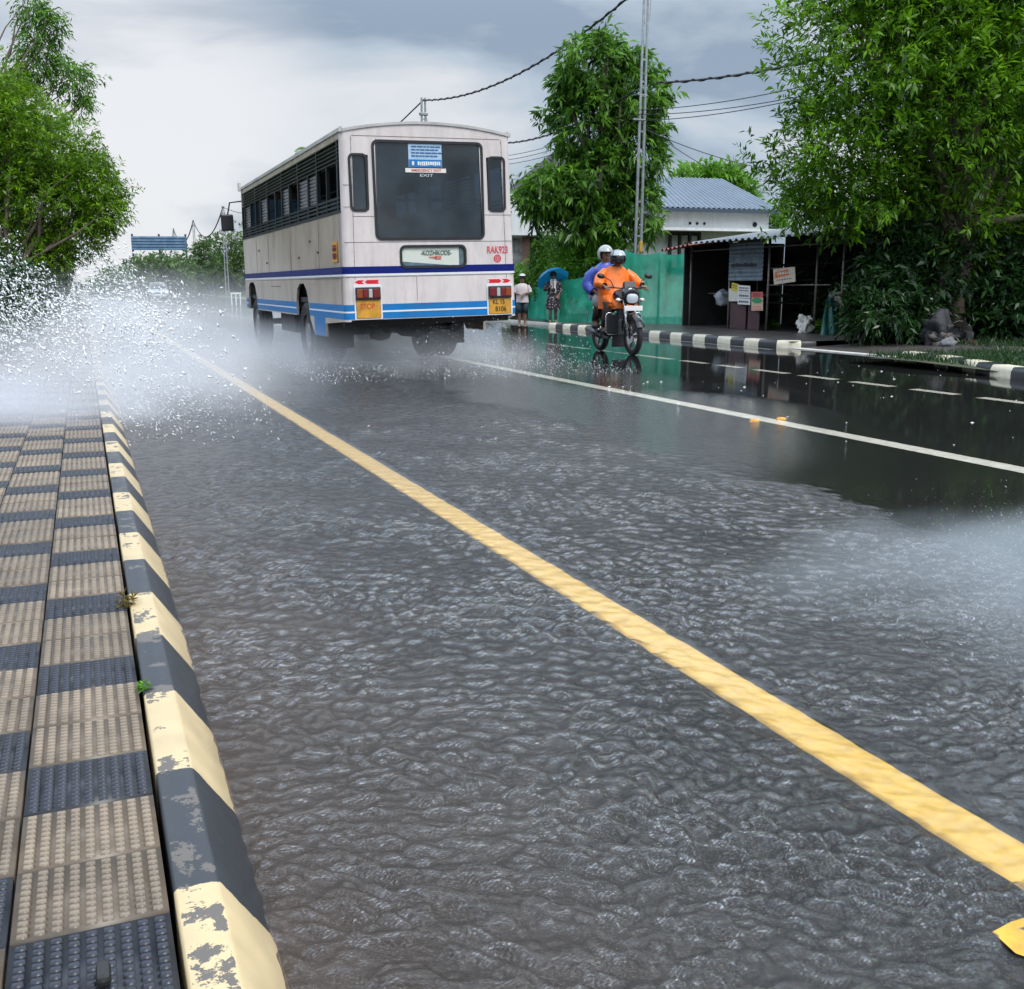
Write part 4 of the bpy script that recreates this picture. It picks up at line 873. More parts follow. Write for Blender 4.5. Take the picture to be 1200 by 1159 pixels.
p = onX(943, 385, 15.1); p.z = .15; lumpy('white_sack', p, (.16, .18, .23), mat('sack_white', (.60, .58, .54), .7, var=.3, vscale=9, bump=.5, bscale=18), 'crumpled white sack on the pavement in front of the stall', 'sack', 3, .75, None, 4)
p = onX(964, 384, 15.25); p.z = .15
V = []; n = 30
for i in range(n+1):
    for j in range(12):
        t = i/n; u = j/11; an = -2.4+t*3.4; rr = .10+.26*(1-u)**.8+.035*math.sin(t*31+u*2)*(1-u*.4)+.03*mnoise.noise(Vector((t*7, u*3, 2)))
        V.append((rr*math.cos(an)+.10*u, rr*math.sin(an)*1.1, .80*u+.06*mnoise.noise(Vector((t*6, u*4, 9)))*u))
tag(npmesh('green_tarp', V, [(i*12+j, i*12+j+1, (i+1)*12+j+1, (i+1)*12+j) for i in range(n) for j in range(11)], mat('tarp_green', (.010, .11, .085), .45, var=.4, vscale=4), smooth=True), 'dark green tarpaulin draped by the right end of the stall', 'tarpaulin').location = p
p = onX(845, 372, 15.6); p.z = .72; lumpy('plastic_bag', p, (.16, .2, .22), mat('bag_pale', (.42, .46, .50), .35, var=.25), 'pale plastic bag on the bench inside the stall', 'bag', 7, .35)
p = onX(982, 350, 15.9); p.z = .75; lumpy('grey_bundle', p, (.2, .22, .2), mat('bundle_grey', (.34, .31, .29), .8, var=.4, vscale=6), 'grey bundle half hidden in leaves at the stall end', 'bundle', 9, .35)
for i, (px, lab) in enumerate(((803, 'small pale pot on the pavement between the net and the stall'),)):
    p = gnd(px, 380.5, .15); MBo = MB().lathe([(0, 0), (.07, 0), (.1, .2), (.11, .2), (.11, .23), (.08, .22), (0, .2)], n=14).build('pot', mat('pale_pot', (.36, .36, .32), .6), None, smooth=True, angle=40); MBo.location = p
    tag(MBo, lab, 'pot'); 
# rubbish heap on the verge
p = gnd(1112, 405, .1); hp = empty('rubbish_heap', p, 0, 'heap of grey rubbish sheets and rags on the verge under the tall tree', 'rubbish heap'); hp.scale = (.84, .84, .84)
lumpy('dark_rags', Vector((-.05, .25, -.05)), (.45, .36, .36), mat('rag_dark', (.02, .021, .024), .7, var=.6, vscale=7, bump=.8, bscale=14), None, None, 11, .8, hp, 4)
lumpy('cardboard_scrap', Vector((-.25, .0, -.04)), (.24, .2, .24), mat('rag_brown', (.10, .085, .075), .8, var=.5, vscale=8, bump=.6, bscale=16), None, None, 23, .9, hp, 4)
V = []; n = 26
for i in range(n+1):
    for j in range(9):
        t = i/n; u = j/8; an = -.35+t*2.1
        V.append((.42*math.cos(an)+.03*mnoise.noise(Vector((i*.3, j*.6, 1))), -.30+.28*u+.06*mnoise.noise(Vector((i*.25, j*.5, 4))), .50*math.sin(an)*(1-.15*u)+.06+.04*mnoise.noise(Vector((i*.4, j*.8, 2)))))
npmesh('folded_sheet', V, [(i*9+j, i*9+j+1, (i+1)*9+j+1, (i+1)*9+j) for i in range(n) for j in range(8)], mat('sheet_grey', (.22, .21, .20), .6, var=.5, vscale=5), hp, smooth=True)
lumpy('red_rag', Vector((.52, -.1, -.02)), (.16, .14, .09), mat('rag_red', (.14, .02, .025), .7, var=.4), None, None, 13, .4, hp)
lumpy('pale_rag', Vector((-.32, -.28, -.02)), (.2, .12, .13), mat('rag_pale', (.15, .155, .16), .7, var=.5, vscale=8), None, None, 15, .5, hp)
# road studs
for i, (px, py, lab) in enumerate(((884, 494.5, 'orange road stud just left of the white centre line'), (915, 492.5, 'orange road stud just right of the first on the white centre line'))):
    p = gnd(px, py, .0); p.z = .003; t = empty('road_stud', p, 0, lab, 'road stud', 'orange road studs'); t.scale = (.75, .75, .75)
    mb = MB(); mb.loft([((0, 0, 0), (.075, 0, 0), (0, .06, 0)), ((0, 0, .015), (.07, 0, 0), (0, .055, 0)), ((0, 0, .032), (.045, 0, 0), (0, .03, 0))], 4); mb.build('body', mat('stud_orange', (.75, .30, .03), .35), t)
    MB().box((0, -.05, .02), (.08, .006, .016), Matrix.Rotation(R(-30), 3, 'X')).build('reflector', mat('stud_reflector', (.85, .45, .05), .15), t)
# black scrap on the nearest tiles
p = gnd(122, 1150, .155); t = MB().rbox((0, 0, .012), (.022, .05, .024), .009).build('rubber_scrap', mat('black_rubber', (.012, .012, .012), .5)); t.location = p; tag(t, 'small black rubber scrap on the nearest dark tile', 'scrap')
# billboard far behind the splash
a, b_ = at(155, 277, 132), at(217, 291, 132)
o = empty('billboard', ((a.x+b_.x)/2, (a.y+b_.y)/2, 0), -YAW+.1, 'blue billboard on a steel frame far down the road behind the splash', 'billboard')
wB = (at(217, 291, 132)-at(155, 291, 132)).length; zT, zB = a.z, at(186, 293, 132).z
MB().box((0, 0, (zT+zB)/2), (wB, .2, zT-zB)).build('panel', mat('billboard_blue', (.09, .19, .31), .5, dirt=(.30, .40, .50), damt=.8, dscale=.5), o)
for sx in (-1, 0, 1): MB().tube([(sx*wB*.49, .25, 0), (sx*wB*.49, .25, zT+.3)], .13, 6).build('post', mat('billboard_steel', (.04, .06, .1), .6), o)
mb = MB()
for i in range(5): mb.box((0, -.13, zT-.25-.35*i), (wB*.98, .04, .06))
mb.build('slat', mat('billboard_steel', (.04, .06, .1), .6), o)
# small white guard rail at the far verge
p = at(276, 340, 62); o = empty('guard_rail', (p.x, p.y, .05), 0, 'small white guard rail on the verge beside the bus front', 'guard rail')
gw = mat('guard_white', (.72, .72, .70), .5)
for x in (-.25, .0, .25): MB().box((x, 0, .35), (.06, .06, .7)).build('post', gw, o)
MB().box((0, 0, .72), (.62, .05, .09)).build('rail', gw, o)

# ------------------------------------------------------------------ the bus
BX, BY, BL = 3.28+1.25, 13.79, 9.15
bus = empty('bus', (BX, BY, .03), 0, 'cream bus with navy and light blue stripes driving away through the flooded road', 'bus')
bus.rotation_euler = (0, -.024, 0)
taper = lambda v: Vector((v.x*(1-.045*min(1, max(0, (v.z-1.4)/1.8))), v.y, v.z))
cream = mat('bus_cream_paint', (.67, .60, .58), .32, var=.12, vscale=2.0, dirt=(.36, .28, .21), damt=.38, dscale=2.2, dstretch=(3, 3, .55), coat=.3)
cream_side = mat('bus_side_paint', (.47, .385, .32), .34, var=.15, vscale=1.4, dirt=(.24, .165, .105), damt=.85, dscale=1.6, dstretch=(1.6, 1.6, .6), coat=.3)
roofm = mat('bus_roof_paint', (.50, .48, .46), .45, var=.2, vscale=2, dirt=(.2, .18, .16), damt=.5, dscale=3)
navy = mat('bus_navy', (.004, .012, .14), .45, spec=.2, var=.12, vscale=3); lblue = mat('bus_light_blue', (.006, .17, .46), .45, spec=.25, var=.2, vscale=3, dirt=(.08, .14, .18), damt=.35, dscale=2.5)
wht = mat('bus_white_line', (.75, .75, .76), .4, var=.1); blk = mat('black_rubber_seal', (.012, .012, .014), .5)
under = mat('underbody', (.014, .015, .017), .7, var=.4, vscale=5)
seam = mat('panel_seam', (.10, .085, .085), .6)
tyre_m = mat('tyre_rubber', (.016, .016, .018), .75, var=.3, vscale=20)
# side panels
low = [(.08, .72), (1.28, .66), (1.28, .47), (2.06, .465), (2.36, .70), (2.42, .95), (2.52, 1.13), (2.72, 1.235), (3.05, 1.235), (3.28, 1.15), (3.40, .98), (3.42, .73), (7.55, .73), (7.58, 1.0), (7.72, 1.2), (7.9, 1.27), (8.35, 1.27), (8.55, 1.2), (8.66, .98), (8.68, .73), (BL-.1, .73), (BL-.1, 2.16), (.08, 2.16)]
mb = MB(); mb.prism(low, 'x', -1.25, -1.215); mb.prism(low, 'x', 1.215, 1.25)
mb.box((-1.232, BL/2, 3.145), (.035, BL-.2, .12)); mb.box((1.232, BL/2, 3.145), (.035, BL-.2, .12))
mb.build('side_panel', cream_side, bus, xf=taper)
# rear panel with openings, rounded corner posts
us = sorted({.08, .163, .384, .49, .815, 1.737, 2.016, 2.118, 2.348, 2.42}); zs = sorted({.74, 1.433, 1.703, 1.81, 2.18, 2.885, 3.06, 3.12})
holes = [(.49, 2.016, 1.81, 3.06), (.163, .384, 2.18, 2.885), (2.118, 2.348, 2.18, 2.885), (.815, 1.737, 1.433, 1.703)]
mb = MB()
for i in range(len(us)-1):
    for j in range(len(zs)-1):
        uc, zc = (us[i]+us[i+1])/2, (zs[j]+zs[j+1])/2
        if any(a < uc < b and c < zc < d for a, b, c, d in holes): continue
        mb.add([(us[i]-1.25, 0, zs[j]), (us[i+1]-1.25, 0, zs[j]), (us[i+1]-1.25, 0, zs[j+1]), (us[i]-1.25, 0, zs[j+1]), (us[i]-1.25, .035, zs[j]), (us[i+1]-1.25, .035, zs[j]), (us[i+1]-1.25, .035, zs[j+1]), (us[i]-1.25, .035, zs[j+1])], [(0, 1, 2, 3), (4, 7, 6, 5)])
for sgn in (-1, 1):
    pts = []
    for k in range(7):
        a = R(90*k/6); pts.append((sgn*(1.17+.08*math.sin(a)), .08-.08*math.cos(a)))
    for k in range(6):
        (xa, ya), (xb, yb) = pts[k], pts[k+1]
        mb.quad((xa, ya, .72), (xb, yb, .72), (xb, yb, 3.2), (xa, ya, 3.2))
crown = lambda x: 3.2+.125*(1-(x/1.25)**2)
xsr = [-1.17+2.34*i/16 for i in range(17)]
mb.add([(x, 0, 3.12) for x in xsr]+[(x, 0, crown(x)-.005) for x in xsr], [(i, i+1, 18+i, 17+i) for i in range(16)])
rear = mb.build('rear_panel', cream, bus, xf=taper)
mb = MB()
for (a, b, z) in ((.02, .16, 2.5), (.02, 2.48, 1.765), (.15, .47, 2.1), (2.05, 2.48, 2.12), (.03, 2.46, 1.31), (.16, 2.34, 3.125), (.02, .15, 2.22)): mb.box(((a+b)/2-1.25, -.001, z), (b-a, .003, .006))
for (u, z0, z1) in ((.148, .76, 3.12), (2.36, .76, 3.12), (.5, 2.0, 3.1), (1.02, .98, 1.3)): mb.box((u-1.25, -.001, (z0+z1)/2), (.005, .003, z1-z0))
for z in [.8+.12*i for i in range(20)]:
    for u in (.155, 2.352): mb.box((u-1.25, -.002, z), (.008, .004, .008))
mb.build('panel_seam', seam, rear, xf=taper)
# front panel
mb = MB(); mb.box((0, BL-.05, 1.2), (2.4, .1, .95)); mb.box((0, BL-.05, 3.1), (2.3, .1, .22)); mb.box((-1.17, BL-.05, 2.3), (.1, .1, 1.5)); mb.box((1.17, BL-.05, 2.3), (.1, .1, 1.5)); mb.box((0, BL-.05, 2.3), (.06, .08, 1.45))
for sgn in (-1, 1): mb.box((sgn*1.2, BL-.08, 1.95), (.09, .12, 2.4))
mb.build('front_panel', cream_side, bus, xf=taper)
bglass = glass_mat('bus_glass', (.13, .20, .25), .03, 1.55)
MB().box((0, BL-.02, 2.35), (2.25, .01, 1.35)).build('windscreen', bglass, bus)
# roof
mb = MB(); nU = 20; prof = [(-1.215+2.43*i/nU) for i in range(nU+1)]
ysr = [-.015, .06]+[.06+(BL-.12)*i/9 for i in range(1, 10)]+[BL]
vs = []
for y in ysr:
    for x in prof: vs.append((x*(.965 if False else 1), y, crown(x)))
nU1 = nU+1; mb.add(vs, [(j*nU1+i, j*nU1+i+1, (j+1)*nU1+i+1, (j+1)*nU1+i) for j in range(len(ysr)-1) for i in range(nU)])
mb.add([(x, -.015, crown(x)) for x in prof]+[(x, -.015, crown(x)-.035) for x in prof], [(i, i+1, nU1+i+1, nU1+i) for i in range(nU)])
roof = mb.build('roof', roofm, bus, xf=taper, smooth=True, angle=40)
mb = MB()
for sgn in (-1, 1): mb.box((sgn*1.243, BL/2, 3.19), (.05, BL, .045)); mb.box((sgn*1.225, BL/2, 3.225), (.02, BL, .02))
mb.build('drip_rail', roofm, roof, xf=taper)
for y in (1.4, 3.6, 6.2): MB().rbox((-1.0, y, 3.26), (.05, .07, .05), .01).build('roof_hook', roofm, roof)
MB().box((-1.24, 8.95, 3.22), (.05, .12, .16)).build('roof_bracket', roofm, roof)
# floor, ceiling, inside
mb = MB(); mb.box((0, BL/2, .98), (2.36, BL-.25, .08)); mb.box((0, BL/2, 3.12), (2.2, BL-.3, .02)); mb.build('floor', mat('bus_floor', (.03, .035, .04), .7), bus)
seat_m = mat('seat_vinyl', (.035, .10, .125), .45, var=.3, vscale=3)
for y in [.5+1.02*i for i in range(8)]:
    for x0, x1 in ((-1.16, -.32), (.12, 1.16)):
        mb = MB(); mb.rbox(((x0+x1)/2, y+.4, 1.48), (x1-x0, .45, .12), .03); mb.rbox(((x0+x1)/2, y+.15, 1.85), (x1-x0, .1, .78), .03)
        for xx in (x0+.12, x1-.12): mb.box((xx, y+.4, 1.22), (.04, .3, .42))
        mb.build('seat', seat_m, bus, xf=taper)
mb = MB()
for sgn in (-.28, .1): mb.tube([(sgn, .4, 2.78), (sgn, BL-1, 2.78)], .017, 6)
for y in (.5, 2.5, 4.5, 6.5): mb.tube([(.1, y, 1.0), (.1, y, 2.78)], .017, 6)
mb.box((0, .06, 2.32), (1.6, .025, .035)); mb.build('handrail', mat('inside_steel', (.35, .37, .38), .3, .8), bus)
# rear glass, frames, sticker
def window(name, u0, u1, z0, z1, r, fw, gm):
    out = rrect(u0-1.25-fw, z0-fw, u1-1.25+fw, z1+fw, r+fw); inn = rrect(u0-1.25+.012, z0+.012, u1-1.25-.012, z1-.012, r)
    mb = MB(); mb.prism(rrect(u0-1.25, z0, u1-1.25, z1, r), 'y', .012, .018); w_ = mb.build(name, gm, bus)
    mb = MB(); ring_prism(mb, out, inn, -.012, .03); mb.build('seal', blk, w_)
    return w_
rw = window('rear_window', .49, 2.016, 1.81, 3.06, .06, .022, bglass)
window('rear_window', .163, .384, 2.18, 2.885, .05, .018, bglass); window('rear_window', 2.118, 2.348, 2.18, 2.885, .05, .018, bglass)
bw = window('route_board', .815, 1.737, 1.433, 1.703, .06, .02, mat('route_board_cream', (.62, .64, .56), .35, var=.08, vscale=4))
mb = MB(); mb.add([(-.42, .0095, 1.505), (.30, .0095, 1.445), (.30, .0095, 1.44), (-.42, .0095, 1.44)], [(0, 1, 2, 3)]); mb.add([(.40, .0095, 1.44), (.475, .0095, 1.44), (.475, .0095, 1.69), (.40, .0095, 1.69)], [(0, 1, 2, 3)]); mb.build('painted_shadow', mat('board_grey', (.10, .15, .16), .5, var=.4, vscale=9), bw)  # shadow across the route board painted as flat grey patches
text('lettering', '-KOZHIKODE-', .088, (.07, .006, 1.615), mat('board_green_ink', (.08, .14, .11), .6), bw, sx=.78)
mb = MB()
for (x, z, w_, h_) in ((-.01, 1.557, .05, .02), (.04, 1.553, .05, .03), (.095, 1.551, .09, .045)): mb.rbox((x, .008, z), (w_, .004, h_), .008)
mb.build('red_print', mat('board_red_ink', (.55, .16, .13), .6, var=.3, vscale=60), bw)
st_l = mat('sticker_pale_blue', (.38, .52, .66), .4, var=.15, vscale=12); st_b = mat('sticker_blue', (.01, .16, .42), .4); st_i = mat('sticker_ink', (.02, .10, .24), .5)
mb = MB(); mb.box((1.21-1.25, .006, 2.892), (.47, .006, .30)); stk = mb.build('sticker', st_l, rw)
mb = MB(); mb.box((1.21-1.25, .0025, 2.79), (.46, .005, .10)); mb.build('blue_band', st_b, stk)
mb = MB(); rs = random.Random(2)
for z in (3.005, 2.965, 2.925, 2.885):
    x = -.235
    while x < .14: w_ = rs.uniform(.03, .08); mb.box((x+w_/2, .002, z), (w_, .004, .018)); x += w_+.01
mb.build('print', st_i, stk)
mb = MB(); x = -.21; mb.box((-.215, -.001, 2.79), (.03, .004, .05))
x = -.15
for i in range(11):
    w_ = rs.uniform(.014, .026); mb.box((x+w_/2, -.001, 2.79+rs.uniform(-.003, .003)), (w_, .004, rs.uniform(.04, .055))); x += w_+.008
mb.build('digit_print', wht, stk)
mb = MB(); mb.box((1.2125-1.25, .005, 2.70), (.575, .006, .055)); es = mb.build('exit_strip', mat('exit_strip_white', (.75, .70, .64), .5), rw)
text('lettering', 'EMERGENCY EXIT', .047, (-.03, .0005, 2.70), mat('exit_red', (.55, .05, .04), .5), es, sx=1.12, depth=.001)
text('exit_lettering', 'EXIT', .05, (-.03, .008, 2.635), mat('faint_white', (.5, .52, .54), .6), rw, sx=1.9, depth=.001)
# stripes, 3 mm proud
def stripe(name, z0, z1, m, dz=0.0, th=.003):
    mb = MB()
    mb.box((-1.2515-dz, 3.3+1.23, (z0+z1)/2), (.003, 8.9, z1-z0))
    mb.box((1.2515+dz, BL/2, (z0+z1)/2), (.003, BL-.3, z1-z0))
    mb.box((0, -.0015-dz, (z0+z1)/2), (2.34, .003, z1-z0))
    for sgn in (-1, 1):
        for k in range(6):
            a0, a1 = R(90*k/6), R(90*(k+1)/6); rr = .0825+dz
            mb.quad((sgn*(1.17+rr*math.sin(a0)), .08-rr*math.cos(a0), z0), (sgn*(1.17+rr*math.sin(a1)), .08-rr*math.cos(a1), z0), (sgn*(1.17+rr*math.sin(a1)), .08-rr*math.cos(a1), z1), (sgn*(1.17+rr*math.sin(a0)), .08-rr*math.cos(a0), z1))
    return mb.build(name, m, bus, xf=taper)
stripe('navy_stripe', 1.352, 1.448, navy); stripe('white_stripe', 1.322, 1.350, wht, .0005)
lbl = MB(); zb0, zb1 = .75, .955
def side_lb(mb, z0, z1, off):
    for y0, y1 in ((.08, 2.36), (3.42, 7.54), (8.7, 9.0)):
        for sgn in (-1, 1): mb.box((sgn*(1.2515+off), (y0+y1)/2, (z0+z1)/2), (.003, y1-y0, z1-z0))
    mb.box((0, -.0015-off, (z0+z1)/2), (2.34, .003, z1-z0))
    for sgn in (-1, 1):
        for k in range(6):
            a0, a1 = R(90*k/6), R(90*(k+1)/6); rr = .0825+off
            mb.quad((sgn*(1.17+rr*math.sin(a0)), .08-rr*math.cos(a0), z0), (sgn*(1.17+rr*math.sin(a1)), .08-rr*math.cos(a1), z0), (sgn*(1.17+rr*math.sin(a1)), .08-rr*math.cos(a1), z1), (sgn*(1.17+rr*math.sin(a0)), .08-rr*math.cos(a0), z1))
side_lb(lbl, .75, .945, 0); 
for sgn in (-1, 1): lbl.box((sgn*1.2515, 1.67, .61), (.003, .76, .28))
lbl.build('light_blue_stripe', lblue, bus)
mb = MB(); side_lb(mb, .836, .858, .002); mb.build('white_stripe', wht, bus)
# lamps, plates, reflective arrows
lampb = mat('lamp_housing', (.02, .015, .015), .5); lred = mat('lamp_red', (.16, .006, .01), .12, coat=.6); lamb = mat('lamp_amber', (.24, .045, .008), .12, coat=.6); lclr = mat('lamp_clear', (.45, .42, .40), .1, coat=.6)
plate_m = mat('plate_orange', (.62, .30, .03), .5, var=.25, vscale=9, dirt=(.25, .12, .02), damt=.5, dscale=7)
for side, uc, zc in ((-1, .322, 1.093), (1, 2.238, 1.065)):
    w_, h_ = .345, .165
    mb = MB(); ring_prism(mb, rrect(uc-1.25-w_/2-.02, .745, uc-1.25+w_/2+.02, zc+h_/2+.03, .01, 1), rrect(uc-1.25-w_/2, .755, uc-1.25+w_/2, zc+h_/2, .008, 1), -.012, -.003); tl_ = mb.build('lamp_cluster_frame', wht, bus)
    mb = MB(); mb.rbox((uc-1.25, -.02, zc), (w_, .045, h_), .01); tl_ = mb.build('tail_lamp', lampb, bus)
    for k, (f0, f1, m) in enumerate(((.04, .27, lamb), (.29, .48, lred), (.51, .66, lclr), (.69, .96, lred))):
        a0, a1 = (f0, f1) if side < 0 else (1-f1, 1-f0)
        MB().rbox((uc-1.25-w_/2+w_*(a0+a1)/2, -.043, zc), (w_*(a1-a0), .02, h_*.7), .006).build('lens', m, tl_)
    zp = (zc-h_/2+.755)/2; hp_ = zc-h_/2-.755-.01
    pl_ = MB().rbox((uc-1.25, -.012, zp), (w_-.012, .012, hp_), .004).build('plate', plate_m, bus)
    if side < 0: text('lettering', 'STOP', .105, (uc-1.25-.015, -.0195, zp+.035), mat('plate_red', (.50, .07, .02), .5), pl_, sx=.82)
    else:
        bk_ = mat('plate_black', (.02, .012, .01), .5)
        text('lettering', 'KL 15', .09, (uc-1.25-.02, -.0195, zp+.055), bk_, pl_, sx=.85); text('lettering', '8106', .10, (uc-1.25+.01, -.0195, zp-.045), bk_, pl_, sx=.85)
    ar = MB(); za = zc+h_/2+.068; mb = MB(); mb.box((uc-1.25, -.0025, za), (w_+.01, .004, .075)); bk2 = mb.build('reflective_strip', mat('strip_pale', (.72, .56, .56), .4), bus)
    X = lambda f: uc-1.25+side*(f-.5)*w_
    h2 = .026
    ar.add([(X(1.0), -.006, za), (X(.86), -.006, za+h2), (X(.62), -.006, za+h2), (X(.72), -.006, za), (X(.62), -.006, za-h2), (X(.86), -.006, za-h2)], [(0, 1, 2, 3), (0, 3, 4, 5)])
    ar.add([(X(.60), -.006, za), (X(.50), -.006, za+h2), (X(.02), -.006, za+h2), (X(.08), -.006, za), (X(.02), -.006, za-h2), (X(.50), -.006, za-h2)], [(0, 1, 2, 3), (0, 3, 4, 5)])
    ar.build('arrow', mat('reflective_red', (.62, .012, .025), .3), bk2)
text('lettering', 'RAK923', .135, (2.222-1.25, -.003, 1.642), mat('sign_red', (.62, .05, .07), .5), bus, sx=.70)
mb = MB(); c_ = (2.22-1.25, 1.527)
for rr in (.055, ):
    n = 24; ring_prism(mb, [(c_[0]+rr*math.cos(2*PI*k/n), c_[1]+rr*math.sin(2*PI*k/n)) for k in range(n)], [(c_[0]+(rr-.012)*math.cos(2*PI*k/n), c_[1]+(rr-.012)*math.sin(2*PI*k/n)) for k in range(n)], -.004, -.001)
for k in range(4): mb.box((c_[0]-.036+.024*k, -.0025, c_[1]), (.016, .003, .035))
mb.box((c_[0], -.0025, c_[1]+.03), (.06, .003, .008)); mb.box((c_[0], -.0025, c_[1]-.03), (.06, .003, .008)); mb.build('emblem', mat('sign_red', None or (.62, .05, .07)), bus)
# emergency sign on the side
mb = MB(); mb.box((-1.2535, .44, 1.655), (.004, .30, .275)); sg_ = mb.build('side_sign', mat('side_sign_orange', (.62, .29, .04), .5), bus, xf=taper)
mb = MB()
for z, h_ in ((1.735, .02), (1.69, .05), (1.60, .075)):
    for k in range(4): mb.box((-1.257, .35+.055*k, z), (.003, .04, h_))
mb.build('print', mat('side_sign_red', (.16, .01, .01), .5), sg_)
# side windows: pillars, louvre band, slatted shutters, lower rails
dkm = mat('window_black_metal', (.014, .015, .017), .45, .3); slat_m = mat('slat_metal', (.30, .32, .34), .35, .6, var=.2); louv_m = mat('louvre_green_black', (.055, .065, .06), .3, .3)
edges = [.2, .86, 1.5, 2.15, 2.92, 3.68, 4.37, 5.0, 5.83, 6.63, 7.23, 7.88, 8.7, 9.02]
slatted = {2, 3, 5, 8, 11}
for sgn in (-1, 1):
    x = sgn*1.228
    for k, v in enumerate(edges): MB().box((x, v, 2.49), (.05, .07 if k not in (1,) else .04, .64)).build('window_pillar', dkm, bus, xf=taper)
    mb = MB()
    for z in (2.18, 2.235, 2.29, 2.345): mb.box((x+sgn*.012, BL/2, z), (.02, BL-.2, .028))
    mb.box((x, BL/2, 2.165), (.06, BL-.15, .03)); mb.build('window_rail', dkm, bus, xf=taper)
    mb = MB()
    for i in range(6):
        z = 2.82+.052*i
        mb.box((x+sgn*.010, BL/2, z), (.034, BL-.2, .016), Matrix.Rotation(sgn*R(25), 3, 'Y'))
    for v in edges[::2]: mb.box((x+sgn*.012, v, 2.94), (.03, .03, .29))
    lv_ = mb.build('louvre_band', louv_m, bus, xf=taper); MB().box((x-sgn*.035, BL/2, 2.94), (.012, BL-.2, .30)).build('backing', blk, lv_, xf=taper)
    for k in slatted:
        mb = MB(); a, b_ = edges[k], edges[k+1]
        for i in range(8): mb.box((x-sgn*.01, (a+b_)/2, 2.39+.052*i), (.022, b_-a-.1, .034), Matrix.Rotation(sgn*R(35), 3, 'Y'))
        mb.build('slatted_shutter', slat_m, bus, xf=taper)
MB().box((-1.235, .86, 2.49), (.02, .025, .6)).build('window_bar', dkm, bus, xf=taper)
# seams, filler flaps, door edge and rub marks on the visible side
mb = MB()
for v in (1.5, 3.7, 5.9, 7.3): mb.box((-1.2505, v, 1.78), (.003, .006, .68))
mb.box((-1.2505, 4.5, 1.30), (.003, 8.6, .006)); mb.box((-1.2505, .16, 1.45), (.003, .006, 1.4)); mb.box((-1.2505, 5.3, 1.19), (.003, 1.0, .012))
mb.build('side_seam', seam, bus, xf=taper)
mb = MB()
for (v, z) in ((2.1, 1.86), (1.55, 1.68), (7.0, 1.87), (3.0, 1.64), (6.1, 1.62)): mb.rbox((-1.256, v, z), (.02, .05, .035), .008)
mb.build('catch', mat('catch_steel', (.12, .11, .10), .4, .6), bus, xf=taper)
# mirror
mb = MB(); mb.tube([(-1.2, BL-.02, 2.95), (-1.42, BL+.12, 2.93), (-1.5, BL+.12, 2.6)], .016, 6); mr = mb.build('mirror_arm', blk, bus)
MB().rbox((-1.5, BL+.1, 2.52), (.26, .07, .34), .03).build('mirror', blk, mr)
# wheels
def wheel(x, y, w_, r_=.48, dual=False):
    t = MB()
    for xo in ((0,) if not dual else (-.155, .155)):
        ww = w_ if not dual else .26
        t.lathe([(r_-.2, -ww/2+.02), (r_-.05, -ww/2), (r_-.01, -ww/2+.03), (r_, -ww/2+.05), (r_-.012, -.04), (r_, -.03), (r_, .03), (r_-.012, .04), (r_, ww/2-.05), (r_-.01, ww/2-.03), (r_-.05, ww/2), (r_-.2, ww/2-.02)], (x+xo, y, r_-.02), 'x', 36)
    wo = t.build('wheel', tyre_m, bus, smooth=True, angle=35)
    s = 1 if x > 0 else -1
    MB().lathe([(r_-.19, s*w_*.2), (r_-.21, s*w_*.42), (.17, s*w_*.30), (.13, s*w_*.45), (0, s*w_*.45)], (x, y, r_-.02), 'x', 28).build('rim', mat('steel_rim', (.20, .20, .20), .5, .5, var=.3), wo, smooth=True, angle=40)
for s in (-1, 1): wheel(s*1.07, 8.15, .27); wheel(s*.94, 2.92, .56, dual=True)
mb = MB()
for s in (-1, 1): mb.box((s*.42, BL/2+.2, .80), (.1, BL-.6, .22))
mb.box((0, 1.0, .72), (2.2, .9, .16)); mb.tube([(-1.0, 2.92, .47), (1.0, 2.92, .47)], .08, 10); mb.lathe([(0, -.2), (.16, -.15), (.2, 0), (.16, .15), (0, .2)], (0, 2.92, .47), 'x', 14); mb.tube([(-1.0, 8.15, .47), (1.0, 8.15, .47)], .06, 8)
mb.box((-.8, 5.4, .58), (.5, 1.4, .4)); mb.box((.8, 6.2, .6), (.5, 1.0, .36)); mb.tube([(.4, .3, .58), (.4, 4, .62)], .06, 8)
mb.box((0, .3, .70), (2.42, .12, .1)); mb.build('chassis', under, bus)
for s in (-1, 1):
    mb = MB(); mb.box((s*.92, 2.2, .52), (.6, .02, .58)); mb.build('mud_flap', under, bus)
mb = MB(); mb.prism([(-.62, .72), (-.62, .60), (-.52, .52), (-.40, .55), (-.30, .47), (-.05, .44), (.12, .50), (.2, .60), (.42, .62), (.42, .72)], 'y', .62, .66); mb.build('sagging_cover', under, bus)
# a passenger seen through the rear glass: built below with the people

